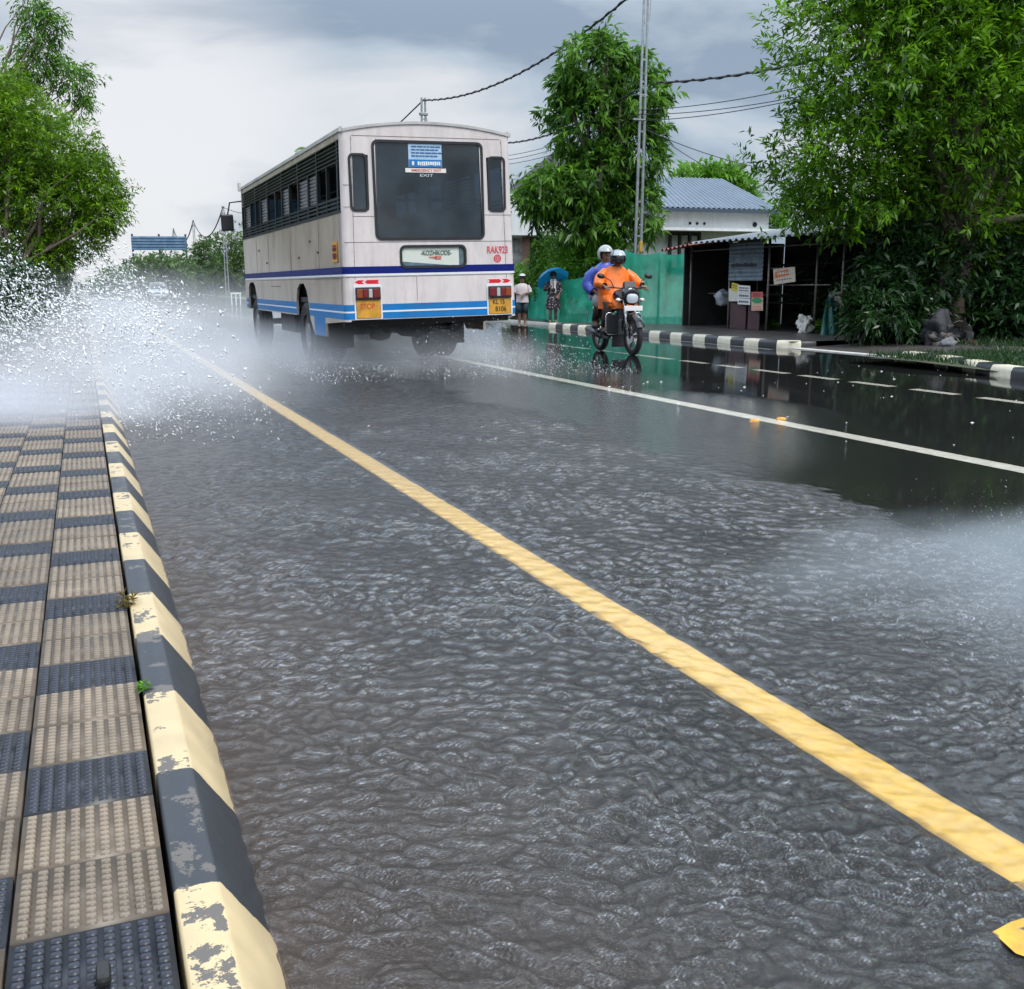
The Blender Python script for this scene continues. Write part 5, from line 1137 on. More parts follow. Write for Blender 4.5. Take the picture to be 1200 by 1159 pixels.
# ------------------------------------------------------------------ people
skin_m = mat('skin', (.20, .105, .065), .5, var=.12, vscale=12); skin2 = mat('skin_light', (.28, .155, .10), .5, var=.12, vscale=12)
hair_m = mat('black_hair', (.010, .009, .009), .45)
def skin_mesh(name, J, E, root, m, parent, sub=2, extra=None):
    keys = list(J); me = bpy.data.meshes.new(name+'_tmp'); me.from_pydata([J[k][0] for k in keys], [(keys.index(a), keys.index(b)) for a, b in E], [])
    ob = bpy.data.objects.new(name+'_tmp', me); COL.objects.link(ob)
    ob.modifiers.new('s', 'SKIN'); ob.modifiers['s'].use_smooth_shade = True
    sm = ob.modifiers.new('d', 'SUBSURF'); sm.levels = sub; sm.render_levels = sub
    for i, k in enumerate(keys):
        r = J[k][1]; sv = me.skin_vertices[0].data[i]; sv.radius = (r, r) if not isinstance(r, tuple) else r; sv.use_root = (k == root)
    dg = bpy.context.evaluated_depsgraph_get(); dg.update()
    m2 = bpy.data.meshes.new_from_object(ob.evaluated_get(dg)); bpy.data.objects.remove(ob); bpy.data.meshes.remove(me)
    vs = [v.co.copy() for v in m2.vertices]; fs = [tuple(p.vertices) for p in m2.polygons]; bpy.data.meshes.remove(m2)
    mb = MB(); mb.add(vs, fs)
    if extra: extra(mb)
    return mb.build(name, m, parent, smooth=True)
def hand(mb, wrist, d, up, s=1.0, curl=.6, thumb=1):
    w, d, up = Vector(wrist), Vector(d).normalized(), Vector(up).normalized(); sd = d.cross(up).normalized()
    mb.loft([(w, sd*.024*s, up*.018*s), (w+d*.03*s, sd*.038*s, up*.016*s), (w+d*.085*s, sd*.042*s, up*.013*s), (w+d*.092*s, sd*.03*s, up*.008*s)], 10)
    for k, ln in enumerate((.068, .078, .072, .055)):
        b = w+d*.085*s+sd*(-.030+.020*k)*s; p1 = b+d*ln*.45*s-up*curl*.2*ln*s; p2 = p1+d*ln*.3*(1-curl)*s-up*ln*.32*(.3+curl)*s; p3 = p2-d*ln*.12*curl*s-up*ln*.25*curl*s+d*ln*.25*(1-curl)*s
        mb.tube([b-d*.015*s, p1, p2, p3], [.0095*s, .009*s, .008*s, .006*s], 6)
    b = w+d*.03*s-sd*.034*s*thumb; mb.tube([b, b+d*.03*s-sd*.018*s*thumb-up*.008*s, b+d*.055*s-sd*.014*s*thumb-up*.02*s], [.012*s, .010*s, .007*s], 6)
def face(mb, c, f, s=1.0):
    c, f = Vector(c), Vector(f).normalized(); up = Vector((0, 0, 1)); sd = f.cross(up).normalized()
    mb.loft([(c+f*.085*s+up*.03*s, sd*.007*s, up*.004*s), (c+f*.112*s-up*.012*s, sd*.016*s, up*.010*s), (c+f*.09*s-up*.022*s, sd*.013*s, up*.006*s)], 8)
    mb.loft([(c+f*.088*s-up*.055*s-sd*.022*s, f*.008*s, up*.004*s), (c+f*.098*s-up*.055*s, f*.008*s, up*.009*s), (c+f*.088*s-up*.055*s+sd*.022*s, f*.008*s, up*.004*s)], 8)
    for q in (-1, 1): mb.loft([(c+sd*q*.078*s-up*.03*s, f*.012*s, up*.01*s), (c+sd*q*.088*s, f*.02*s, up*.03*s), (c+sd*q*.080*s+up*.03*s, f*.012*s, up*.01*s)], 8)
def eyes(c, f, s, parent):
    c, f = Vector(c), Vector(f).normalized(); up = Vector((0, 0, 1)); sd = f.cross(up).normalized(); mb = MB()
    for q in (-1, 1): mb.loft([(c+f*.082*s+sd*q*.032*s, sd*.004*s, up*.003*s), (c+f*.090*s+sd*q*.032*s, sd*.013*s, up*.008*s), (c+f*.094*s+sd*q*.032*s, sd*.006*s, up*.004*s)], 8)
    return mb.build('eyes', mat('eye_dark', (.02, .015, .012), .2), parent, smooth=True)
def head_joints(J, c, f, s=1.0):
    c = Vector(c); f = Vector(f)
    J['neck'] = (c+Vector((0, 0, -.145*s))-f*.02*s, .05*s); J['jaw'] = (c+Vector((0, 0, -.075*s))+f*.02*s, .062*s); J['skull'] = (c+Vector((0, 0, .03*s)), .094*s); J['crown'] = (c+Vector((0, 0, .088*s))-f*.01*s, .06*s)

# ------------------------------------------------------------------ motorcycle
bkA = gnd(742, 417.5, 0); bkB = gnd(703, 411.5, 0)
SC = 1.13
mid = (bkA+bkB)/2; hd = (bkA-bkB); rzb = math.atan2(hd.y, hd.x)-PI/2
bike = empty('motorcycle', (mid.x, mid.y, 0.012), rzb, 'black motorcycle with a white number plate carrying two riders on the wet road', 'motorcycle'); bike.scale = (SC, SC, SC)
mblk = mat('gloss_black_paint', (.012, .012, .014), .2, coat=.7); chrome = mat('chrome', (.6, .61, .62), .18, 1.0); alloy = mat('dark_alloy', (.10, .10, .105), .4, .7); mgrey = mat('engine_grey', (.13, .13, .135), .45, .5, var=.3, vscale=20)
FY, RY, WR = .64, -.64, .30
def bwheel(y, w_):
    wo = MB().lathe([(WR-.075, -w_*.35), (WR-.03, -w_*.5), (WR-.006, -w_*.28), (WR, 0), (WR-.006, w_*.28), (WR-.03, w_*.5), (WR-.075, w_*.35)], (0, y, WR), 'x', 36).build('wheel', tyre_m, bike, smooth=True)
    mb = MB(); mb.lathe([(WR-.07, -w_*.34), (WR-.095, -w_*.3), (WR-.095, w_*.3), (WR-.07, w_*.34)], (0, y, WR), 'x', 36)
    for k in range(6):
        a = k*PI/3; mb.tube([(0, y+.03*math.cos(a), WR+.03*math.sin(a)), (0, y+(WR-.09)*math.cos(a+.1), WR+(WR-.09)*math.sin(a+.1))], .013, 6)
    mb.lathe([(0, -.06), (.04, -.06), (.045, 0), (.04, .06), (0, .06)], (0, y, WR), 'x', 14); mb.build('rim', alloy, wo, smooth=True, angle=40)
    return wo
fw = bwheel(FY, .085); rwl = bwheel(RY, .10)
mb = MB(); mb.lathe([(.05, .05), (.12, .05), (.12, .056), (.05, .056)], (0, FY, WR), 'x', 24); mb.lathe([(0, .06), (.055, .06), (.055, .075), (0, .075)], (0, RY, WR), 'x', 18); mb.build('brake_disc', chrome, fw)
mb = MB()
for s in (-1, 1): mb.tube([(s*.085, FY, WR), (s*.085, FY-.13, .66), (s*.075, FY-.235, .98)], [.026, .024, .02], 10)
mb.build('fork', chrome, bike, smooth=True)
mb = MB(); n = 14
for i in range(n):
    a0, a1 = R(25+115*i/n), R(25+115*(i+1)/n); rr = WR+.035
    for j in range(4):
        x0, x1 = -.06+.03*j, -.03+.03*j; dz = lambda x: -.025*abs(x/.06)**2
        mb.quad((x0, FY+(rr+dz(x0))*math.cos(a0), WR+(rr+dz(x0))*math.sin(a0)), (x1, FY+(rr+dz(x1))*math.cos(a0), WR+(rr+dz(x1))*math.sin(a0)), (x1, FY+(rr+dz(x1))*math.cos(a1), WR+(rr+dz(x1))*math.sin(a1)), (x0, FY+(rr+dz(x0))*math.cos(a1), WR+(rr+dz(x0))*math.sin(a1)))
mb.build('front_mudguard', mblk, bike, smooth=True)
mb = MB(); mb.loft([((0, .50, .86), (.05, 0, 0), (0, .02, .05)), ((0, .56, .86), (.13, 0, 0), (0, .02, .10)), ((0, .50, .93), (.15, 0, 0), (0, .05, .11)), ((0, .42, .98), (.11, 0, 0), (0, .05, .08))], 14); mb.build('headlamp_cowl', mblk, bike, smooth=True)
mb = MB(); mb.loft([((0, .575, .86), (.095, 0, 0), (0, .01, .075)), ((0, .60, .86), (.09, 0, 0), (0, .01, .068)), ((0, .612, .86), (.05, 0, 0), (0, .01, .04))], 14, power=.7); mb.build('headlamp', mat('headlamp_glass', (.62, .66, .70), .08, coat=.8), bike, smooth=True, angle=40)
mb = MB(); mb.add([(-.11, .56, .95), (.11, .56, .95), (.085, .47, 1.12), (-.085, .47, 1.12), (-.13, .47, .97), (.13, .47, .97), (.09, .42, 1.10), (-.09, .42, 1.10)], [(0, 1, 2, 3), (4, 0, 3, 7), (1, 5, 6, 2), (5, 4, 7, 6)]); mb.build('visor_screen', mat('smoked_screen', (.03, .033, .04), .4, spec=.25), bike)
MB().rbox((0, .635, .715), (.30, .012, .075), .004).build('number_plate', mat('plate_white', (.78, .78, .76), .4), bike)
mb = MB(); mb.tube([(-.36, .28, 1.00), (-.3, .32, 1.03), (-.13, .40, 1.02), (0, .41, .99), (.13, .40, 1.02), (.3, .32, 1.03), (.36, .28, 1.00)], .013, 8)
for s in (-1, 1): mb.tube([(s*.24, .355, 1.03), (s*.37, .30, 1.04)], .017, 8); mb.tube([(s*.22, .40, 1.04), (s*.36, .36, 1.02)], .007, 5)
mb.build('handlebar', alloy, bike, smooth=True)
for s in (-1, 1):
    mb = MB(); mb.tube([(s*.22, .36, 1.04), (s*.26, .34, 1.13), (s*.36, .30, 1.19)], .008, 6); mb.loft([((s*.40, .27, 1.20), (.03, 0, 0), (0, 0, .02)), ((s*.40, .285, 1.20), (.068, 0, .01), (0, 0, .042)), ((s*.40, .31, 1.20), (.055, 0, .01), (0, 0, .034))], 12); mb.build('mirror', blk, bike, smooth=True)
    mb = MB(); mb.tube([(s*.10, .48, .84), (s*.17, .49, .84)], .01, 6); mb.loft([((s*.17, .46, .84), (.02, 0, 0), (0, 0, .02)), ((s*.20, .50, .84), (.045, 0, 0), (0, 0, .032)), ((s*.20, .53, .84), (.03, 0, 0), (0, 0, .02))], 10); mb.build('indicator', mat('indicator_clear', (.70, .66, .60), .15, coat=.5), bike, smooth=True)
mb = MB(); mb.loft([((0, .30, .86), (.09, 0, 0), (0, 0, .08)), ((0, .20, .89), (.145, 0, 0), (0, 0, .115)), ((0, .02, .89), (.15, 0, 0), (0, 0, .11)), ((0, -.12, .84), (.10, 0, 0), (0, 0, .07))], 16); mb.build('fuel_tank', mblk, bike, smooth=True)
mb = MB(); mb.loft([((0, -.08, .80), (.10, 0, 0), (0, 0, .035)), ((0, -.25, .79), (.135, 0, 0), (0, 0, .045)), ((0, -.55, .82), (.14, 0, 0), (0, 0, .05)), ((0, -.78, .85), (.10, 0, 0), (0, 0, .035))], 14); mb.build('seat', mat('seat_black', (.018, .018, .02), .5), bike, smooth=True)
mb = MB(); mb.rbox((0, .08, .42), (.24, .34, .26), .04); mb.loft([((0, .14, .52), (.09, 0, 0), (0, .08, 0)), ((0, .20, .70), (.08, 0, 0), (0, .07, 0))], 10); mb.lathe([(0, -.15), (.09, -.14), (.1, 0), (.09, .14), (0, .15)], (0, -.02, .40), 'x', 18); mb.build('engine', mgrey, bike, smooth=True, angle=35)
mb = MB()
for s in (-1, 1): mb.tube([(s*.06, .36, .88), (s*.10, .0, .72), (s*.11, -.35, .66), (s*.09, -.8, .76)], .018, 6); mb.tube([(s*.10, -.1, .40), (s*.11, RY, WR)], .022, 8); mb.tube([(s*.12, RY-.02, WR+.02), (s*.12, -.50, .70)], .022, 8)
mb.tube([(0, .36, .86), (0, .22, .30)], .02, 6); mb.build('frame', mat('frame_black', (.015, .015, .016), .4), bike, smooth=True)
mb = MB(); mb.tube([(.13, .22, .36), (.15, .05, .24), (.15, -.25, .26)], .022, 8); mb.tube([(.16, -.25, .26), (.17, -.80, .36)], [.045, .05], 12); mb.build('exhaust', mat('dull_exhaust', (.08, .08, .085), .4, .7), bike, smooth=True)
mb = MB(); mb.rbox((0, -.55, .66), (.24, .42, .14), .04); mb.loft([((0, -.76, .78), (.09, 0, 0), (0, 0, .05)), ((0, -.92, .82), (.05, 0, 0), (0, 0, .03))], 10); mb.build('side_cover', mblk, bike, smooth=True, angle=40)
for s in (-1, 1):
    mb = MB(); mb.tube([(s*.08, .26, .62), (s*.27, .27, .64), (s*.30, .27, .60), (s*.30, .27, .36), (s*.27, .27, .31), (s*.08, .25, .31)], .012, 8); cg = mb.build('crash_guard', chrome, bike, smooth=True)
    MB().rbox((s*.18, .262, .47), (.2, .012, .28), .01).build('guard_cover', mat('guard_black', (.010, .010, .011), .5), cg)
MB().rbox((0, .22, .24), (.34, .02, .26), .02).build('mud_flap', mat('guard_black', (.01, .01, .011)), bike)
mb = MB()
for s in (-1, 1): mb.tube([(s*.10, -.05, .34), (s*.26, -.02, .33)], .014, 6); mb.tube([(s*.10, -.42, .42), (s*.24, -.42, .42)], .014, 6)
mb.build('footrest', alloy, bike)
mb = MB(); mb.tube([(.16, -.30, .62), (.20, -.45, .45), (.20, -.75, .45), (.14, -.85, .66)], .012, 6); mb.build('saree_guard', alloy, bike, smooth=True)

def place_on_bike(o): o.location = bike.location; o.rotation_euler = bike.rotation_euler; o.scale = bike.scale
def helmet(c, f, parent, m, visor_m, open_face=False, s=1.0):
    c, f = Vector(c), Vector(f).normalized(); up = Vector((0, 0, 1)); sd = f.cross(up).normalized(); mb = MB(); n = 22; vs = []; fs = []
    rows = 12
    for i in range(rows+1):
        th = PI*.5-PI*(.5+.22)*i/rows
        for j in range(n):
            a = 2*PI*j/n; rx = .128*(1+.06*max(0, -math.sin(th))) ; ry = .150
            vs.append(c+sd*math.cos(th)*math.cos(a)*rx*s+f*math.cos(th)*math.sin(a)*ry*s+up*(math.sin(th)*.138*s))
    for i in range(rows):
        for j in range(n):
            a = 2*PI*(j+.5)/n; th = PI*.5-PI*(.72)*(i+.5)/rows
            front = math.sin(a) > .58
            if front and th < .20 and (open_face or th > -.42): continue
            fs.append((i*n+j, i*n+(j+1) % n, (i+1)*n+(j+1) % n, (i+1)*n+j))
    mb.add(vs, fs); h = mb.build('helmet', m, parent, smooth=True)
    if not open_face:
        v = MB(); vs = []; k = 12
        for i in range(5):
            th = .30-.75*i/4
            for j in range(k+1):
                a = R(25+130*j/k); vs.append(c+sd*math.cos(th)*math.cos(a)*.132*s+f*math.cos(th)*math.sin(a)*.155*s+up*math.sin(th)*.142*s)
        v.add(vs, [(i*(k+1)+j, i*(k+1)+j+1, (i+1)*(k+1)+j+1, (i+1)*(k+1)+j) for i in range(4) for j in range(k)]); v.build('visor', visor_m, h, smooth=True)
        v = MB(); vs = []
        for i in range(4):                       # visor flipped up, pale
            th = .95-.62*i/3
            for j in range(k+1):
                a = R(35+110*j/k); vs.append(c+sd*math.cos(th)*math.cos(a)*.136*s+f*math.cos(th)*math.sin(a)*.162*s+up*math.sin(th)*.150*s)
        v.add(vs, [(i*(k+1)+j, i*(k+1)+j+1, (i+1)*(k+1)+j+1, (i+1)*(k+1)+j) for i in range(3) for j in range(k)]); v.build('shield', mat('helmet_pale_shield', (.42, .46, .50), .15, coat=.6), h, smooth=True)
    return h
def rider(name, label, y0, hip, sho, headc, wrists, elbows, knees, feet, skinm):
    o = empty(name, (0, 0, 0), 0, label, 'person'); place_on_bike(o)
    f = Vector((0, 1, 0)); J = {'pelvis': (Vector((0, y0, hip)), (.15, .12)), 'waist': (Vector((0, y0+.04, hip+.18)), (.135, .11)), 'chest': (Vector((0, y0+.09, sho-.1)), (.15, .11)), 'base': (Vector((0, y0+.10, sho+.03)), .07)}
    head_joints(J, headc, f)
    E = [('pelvis', 'waist'), ('waist', 'chest'), ('chest', 'base'), ('base', 'neck'), ('neck', 'jaw'), ('jaw', 'skull'), ('skull', 'crown')]
    for s, q in ((-1, 'l'), (1, 'r')):
        J['sho'+q] = (Vector((s*.19, y0+.10, sho-.02)), .062); J['elb'+q] = (Vector((s*elbows[0], elbows[1], elbows[2])), .046); J['wri'+q] = (Vector((s*wrists[0], wrists[1], wrists[2])), .030)
        J['hip'+q] = (Vector((s*.11, y0+.06, hip-.01)), .095); J['kne'+q] = (Vector((s*knees[0], knees[1], knees[2])), .062); J['ank'+q] = (Vector((s*feet[0], feet[1], feet[2])), .04); J['toe'+q] = (Vector((s*(feet[0]+.01), feet[1]+.15, feet[2]-.045)), .032); J['hee'+q] = (Vector((s*feet[0], feet[1]-.03, feet[2]-.04)), .035)
        E += [('chest', 'sho'+q), ('sho'+q, 'elb'+q), ('elb'+q, 'wri'+q), ('pelvis', 'hip'+q), ('hip'+q, 'kne'+q), ('kne'+q, 'ank'+q), ('ank'+q, 'toe'+q), ('ank'+q, 'hee'+q)]
    def ex(mb):
        for s in (-1, 1):
            w_ = Vector((s*wrists[0], wrists[1], wrists[2])); el = Vector((s*elbows[0], elbows[1], elbows[2])); hand(mb, w_, (w_-el).normalized()+Vector((0, .2, -.1)), (0, -.1, 1), 1.0, .8, s)
        face(mb, headc, f)
    body = skin_mesh('body', J, E, 'pelvis', skinm, o, 2, ex)
    eyes(headc, f, 1.0, o)
    return o, J
def cloth_noise(v, seed, a): return Vector((mnoise.noise(v*5+Vector((seed, 0, 0))), mnoise.noise(v*5+Vector((0, seed, 0))), mnoise.noise(v*5+Vector((0, 0, seed)))*.5))*a
def folds(seed, a): return lambda v: v+cloth_noise(v, seed, a)+cloth_noise(Vector((v.x*2.4, v.y*2.4, v.z*.9)), seed+3, a*.8)
orange = mat('orange_raincoat', (.80, .17, .012), .38, var=.25, vscale=6, spec=.4, bump=1.0, bscale=11); blue = mat('violet_blue_raincoat', (.05, .075, .42), .38, var=.25, vscale=5, dirt=(.02, .10, .35), damt=.7, dscale=4, bump=1.0, bscale=11)
trous = mat('brown_trousers', (.065, .035, .03), .7, var=.3); greyc = mat('grey_shorts', (.38, .37, .37), .7, var=.2); shoe = mat('dark_sandal', (.02, .018, .016), .5)
# front rider
f1, J1 = rider('person', 'front rider in a bright orange rain poncho and dark visored helmet', -.20, .88, 1.27, Vector((0, -.03, 1.47)), (.33, .26, 1.045), (.34, .02, 1.06), (.21, .20, .74), (.20, -.03, .40), skin_m)
mb = MB()
c0 = Vector((0, -.11, 0))
mb.loft([(Vector((0, -.07, 1.37)), (.085, 0, 0), (0, .08, 0)), (Vector((0, -.09, 1.33)), (.14, 0, 0), (0, .11, 0)), (Vector((0, -.10, 1.26)), (.235, 0, 0), (0, .14, 0)), (Vector((0, -.10, 1.14)), (.27, 0, 0), (0, .17, 0)), (Vector((0, -.08, 1.0)), (.27, 0, 0), (0, .20, 0)), (Vector((0, -.05, .88)), (.28, 0, 0), (0, .24, 0)), (Vector((0, .0, .76)), (.31, 0, 0), (0, .28, 0)), (Vector((0, .01, .70)), (.32, 0, 0), (0, .29, 0))], 28, cap=False)
for s in (-1, 1):
    mb.tube([(s*.17, -.10, 1.25), (s*.27, -.06, 1.18), (s*.33, .03, 1.08), (s*.335, .14, 1.06), (s*.33, .24, 1.05)], [.085, .092, .082, .066, .05], 14, cap=False)
    mb.loft([(Vector((s*.12, -.12, .86)), (.10, 0, 0), (0, .03, .10)), (Vector((s*.17, .06, .82)), (.115, 0, 0), (0, .03, .11)), (Vector((s*.21, .17, .76)), (.09, 0, 0), (0, .05, .09)), (Vector((s*.21, .20, .72)), (.07, 0, 0), (0, .07, .02))], 14)
mb.build('rain_poncho', orange, f1, smooth=True, xf=folds(2, .034))
mb = MB()
for s in (-1, 1): mb.tube([(s*.14, -.1, .86), (s*.215, .19, .745), (s*.212, .1, .58), (s*.205, -.01, .44)], [.10, .085, .075, .065], 12)
mb.build('trousers', trous, f1, smooth=True, xf=folds(5, .012))
mb = MB()
for s in (-1, 1): mb.loft([(Vector((s*.20, -.09, .335)), (.035, 0, 0), (0, 0, .03)), (Vector((s*.205, 0, .345)), (.045, 0, 0), (0, 0, .045)), (Vector((s*.21, .14, .335)), (.042, 0, 0), (0, 0, .025))], 10)
mb.build('shoes', shoe, f1, smooth=True)
helmet((0, -.02, 1.475), (0, 1, -.05), f1, mat('dark_helmet', (.03, .034, .04), .25, coat=.6), mat('dark_visor', (.012, .012, .014), .1, coat=.8))
# pillion
f2, J2 = rider('person', 'pillion rider in a violet-blue raincoat and grey half helmet, sitting behind the orange rider', -.56, .92, 1.34, Vector((.03, -.42, 1.545)), (.24, -.30, .95), (.32, -.52, 1.05), (.23, -.20, .80), (.22, -.38, .47), skin_m)
mb = MB(); mb.loft([(Vector((.02, -.45, 1.43)), (.07, 0, 0), (0, .07, 0)), (Vector((.02, -.46, 1.39)), (.13, 0, 0), (0, .11, 0)), (Vector((0, -.47, 1.31)), (.225, 0, 0), (0, .14, 0)), (Vector((0, -.48, 1.15)), (.24, 0, 0), (0, .16, 0)), (Vector((0, -.51, 1.0)), (.235, 0, 0), (0, .18, 0)), (Vector((0, -.52, .86)), (.25, 0, 0), (0, .21, 0)), (Vector((0, -.52, .82)), (.25, 0, 0), (0, .21, 0))], 26, cap=False)
for s in (-1, 1): mb.tube([(s*.17, -.46, 1.30), (s*.27, -.50, 1.20), (s*.32, -.50, 1.06), (s*.29, -.40, .98), (s*.26, -.34, .96)], [.08, .09, .085, .075, .065], 14, cap=False)
mb.build('raincoat', blue, f2, smooth=True, xf=folds(9, .018))
mb = MB()
for s in (-1, 1): mb.tube([(s*.13, -.5, .9), (s*.225, -.22, .81), (s*.235, -.20, .72)], [.105, .095, .08], 12)
mb.build('shorts', greyc, f2, smooth=True, xf=folds(12, .01))
mb = MB()
for s in (-1, 1): mb.tube([(s*.232, -.21, .74), (s*.225, -.29, .62), (s*.222, -.37, .50)], [.068, .066, .052], 12)
mb.build('trousers', mat('dark_trousers', (.035, .025, .025), .7), f2, smooth=True)
mb = MB()
for s in (-1, 1): mb.loft([(Vector((s*.22, -.44, .415)), (.035, 0, 0), (0, 0, .025)), (Vector((s*.222, -.36, .42)), (.042, 0, 0), (0, 0, .04)), (Vector((s*.23, -.23, .405)), (.04, 0, 0), (0, 0, .022))], 10)
mb.build('sandals', shoe, f2, smooth=True)
helmet((.03, -.43, 1.56), (.15, 1, -.05), f2, mat('grey_helmet', (.34, .36, .36), .3, coat=.4, var=.1), None, True)

# ------------------------------------------------------------------ pedestrians
def standing(loc, rz, label, Ht, walk=.12, arm=None, skinm=skin_m, s=None):
    s = Ht/1.62; o = empty('person', loc, rz, label, 'person'); o.scale = (s, s, s); f = Vector((0, 1, 0))
    hc = Vector((0, .02, 1.50))
    J = {'pelvis': (Vector((0, 0, .88)), (.135, .10)), 'waist': (Vector((0, 0, 1.04)), (.115, .09)), 'chest': (Vector((0, 0, 1.22)), (.135, .10)), 'base': (Vector((0, 0, 1.33)), .06)}
    head_joints(J, hc, f)
    E = [('pelvis', 'waist'), ('waist', 'chest'), ('chest', 'base'), ('base', 'neck'), ('neck', 'jaw'), ('jaw', 'skull'), ('skull', 'crown')]
    arm = arm or {}
    for sg, q in ((-1, 'l'), (1, 'r')):
        el, wr = arm.get(q, (Vector((sg*.22, -.03, 1.02)), Vector((sg*.20, .08, .82))))
        fy = walk*sg
        J['sho'+q] = (Vector((sg*.17, 0, 1.29)), .052); J['elb'+q] = (el, .04); J['wri'+q] = (wr, .027)
        J['hip'+q] = (Vector((sg*.085, 0, .86)), .088); J['kne'+q] = (Vector((sg*.085, fy*.5+.02, .47)), .055); J['ank'+q] = (Vector((sg*.085, fy, .09)), .035); J['toe'+q] = (Vector((sg*.10, fy+.15, .03)), .028); J['hee'+q] = (Vector((sg*.085, fy-.04, .035)), .03)
        E += [('chest', 'sho'+q), ('sho'+q, 'elb'+q), ('elb'+q, 'wri'+q), ('pelvis', 'hip'+q), ('hip'+q, 'kne'+q), ('kne'+q, 'ank'+q), ('ank'+q, 'toe'+q), ('ank'+q, 'hee'+q)]
    def ex(mb):
        for sg, q in ((-1, 'l'), (1, 'r')):
            d = (J['wri'+q][0]-J['elb'+q][0]).normalized(); hand(mb, J['wri'+q][0], d, (0, -1, .3) if abs(d.z) > .7 else (0, 0, 1), 1.0, .75, sg)
        face(mb, hc, f)
    skin_mesh('body', J, E, 'pelvis', skinm, o, 2, ex); eyes(hc, f, 1, o)
    mb = MB(); vs = []; n = 20
    for i in range(9):
        th = PI*.5-PI*.62*i/8
        for j in range(n):
            a = 2*PI*j/n; k = 1.0
            if math.sin(a) > .35 and th < .45: k = .80
            vs.append(hc+Vector((math.cos(th)*math.cos(a)*.108*k, math.cos(th)*math.sin(a)*.118*k-.012, math.sin(th)*.125+.012)))
    mb.add(vs, [(i*n+j, i*n+(j+1) % n, (i+1)*n+(j+1) % n, (i+1)*n+j) for i in range(8) for j in range(n)]); mb.loft([(hc+Vector((0, -.10, -.02)), (.07, 0, 0), (0, .04, 0)), (hc+Vector((0, -.11, -.10)), (.06, 0, 0), (0, .035, 0))], 10); mb.build('hair', hair_m, o, smooth=True)
    return o
pw = gnd(648, 380, .09); toC = math.atan2(-pw.y, -pw.x)-PI/2
w1 = standing(pw, toC, 'woman in a dark patterned kurta and pale scarf under a blue umbrella', 1.52, .06, {'r': (Vector((.25, .03, 1.06)), Vector((.14, .20, 1.13))), 'l': (Vector((-.24, .0, 1.04)), Vector((-.17, .16, .90)))})
km = bpy.data.materials.new('patterned_kurta'); km.use_nodes = True; nt = km.node_tree; L = nt.links; b = nt.nodes['Principled BSDF']; vr = N(nt, 'ShaderNodeTexVoronoi', Scale=17.0); tcn = N(nt, 'ShaderNodeTexCoord'); L.new(tcn.outputs['Object'], vr.inputs['Vector'])
crk = N(nt, 'ShaderNodeValToRGB'); crk.color_ramp.interpolation = 'CONSTANT'; crk.color_ramp.elements[0].color = (.42, .35, .35, 1); crk.color_ramp.elements[1].position = .28; crk.color_ramp.elements[1].color = (.018, .013, .022, 1); L.new(vr.outputs['Distance'], crk.inputs[0]); L.new(crk.outputs[0], b.inputs['Base Color']); b.inputs['Roughness'].default_value = .7
mb = MB(); mb.loft([((0, 0, 1.37), (.07, 0, 0), (0, .06, 0)), ((0, 0, 1.31), (.185, 0, 0), (0, .10, 0)), ((0, .0, 1.15), (.18, 0, 0), (0, .13, 0)), ((0, 0, 1.02), (.16, 0, 0), (0, .12, 0)), ((0, 0, .86), (.195, 0, 0), (0, .145, 0)), ((0, 0, .62), (.23, 0, 0), (0, .17, 0)), ((0, .01, .46), (.22, 0, 0), (0, .17, 0))], 24, cap=False)
mb.tube([(.165, 0, 1.29), (.23, .01, 1.16), (.25, .03, 1.06), (.2, .12, 1.10)], [.065, .062, .058, .052], 12, cap=False); mb.tube([(-.165, 0, 1.29), (-.22, -.0, 1.16), (-.24, .0, 1.04), (-.2, .09, .96)], [.065, .062, .058, .052], 12, cap=False)
mb.build('kurta', km, w1, smooth=True, xf=folds(21, .01))
mb = MB()
for sg in (-1, 1): mb.tube([(sg*.085, 0, .8), (sg*.085, .03*sg+.02, .47), (sg*.085, .06*sg, .12)], [.085, .065, .045], 10)
mb.build('leggings', mat('beige_leggings', (.22, .17, .15), .7), w1, smooth=True)
mb = MB(); n = 14
for sg in (-1, 1):
    vs = []
    for i in range(n+1):
        t = i/n; z = 1.39-.42*t; y = .075+.075*math.sin(min(1, t*1.6)*PI*.5)+.012*math.sin(t*9)
        vs += [(sg*(.015+.03*t*0), y, z), (sg*(.085+.01*math.sin(t*7)), y-.02, z)]
    mb.add(vs, [(2*i, 2*i+1, 2*i+3, 2*i+2) for i in range(n)])
mb.build('scarf', mat('pale_scarf', (.58, .52, .50), .7), w1, smooth=True, xf=folds(25, .012))
mb = MB(); mb.rbox((.0, .19, 1.06), (.13, .06, .11), .02); bag = mb.build('handbag', mat('black_bag', (.012, .012, .014), .4), w1)
mb = MB()
for sg in (-1, 1): mb.loft([((sg*.085, .06*sg-.06, .02), (.035, 0, 0), (0, 0, .018)), ((sg*.09, .06*sg+.05, .03), (.042, 0, 0), (0, 0, .035)), ((sg*.10, .06*sg+.17, .018), (.035, 0, 0), (0, 0, .016))], 10)
mb.build('sandals', shoe, w1, smooth=True)
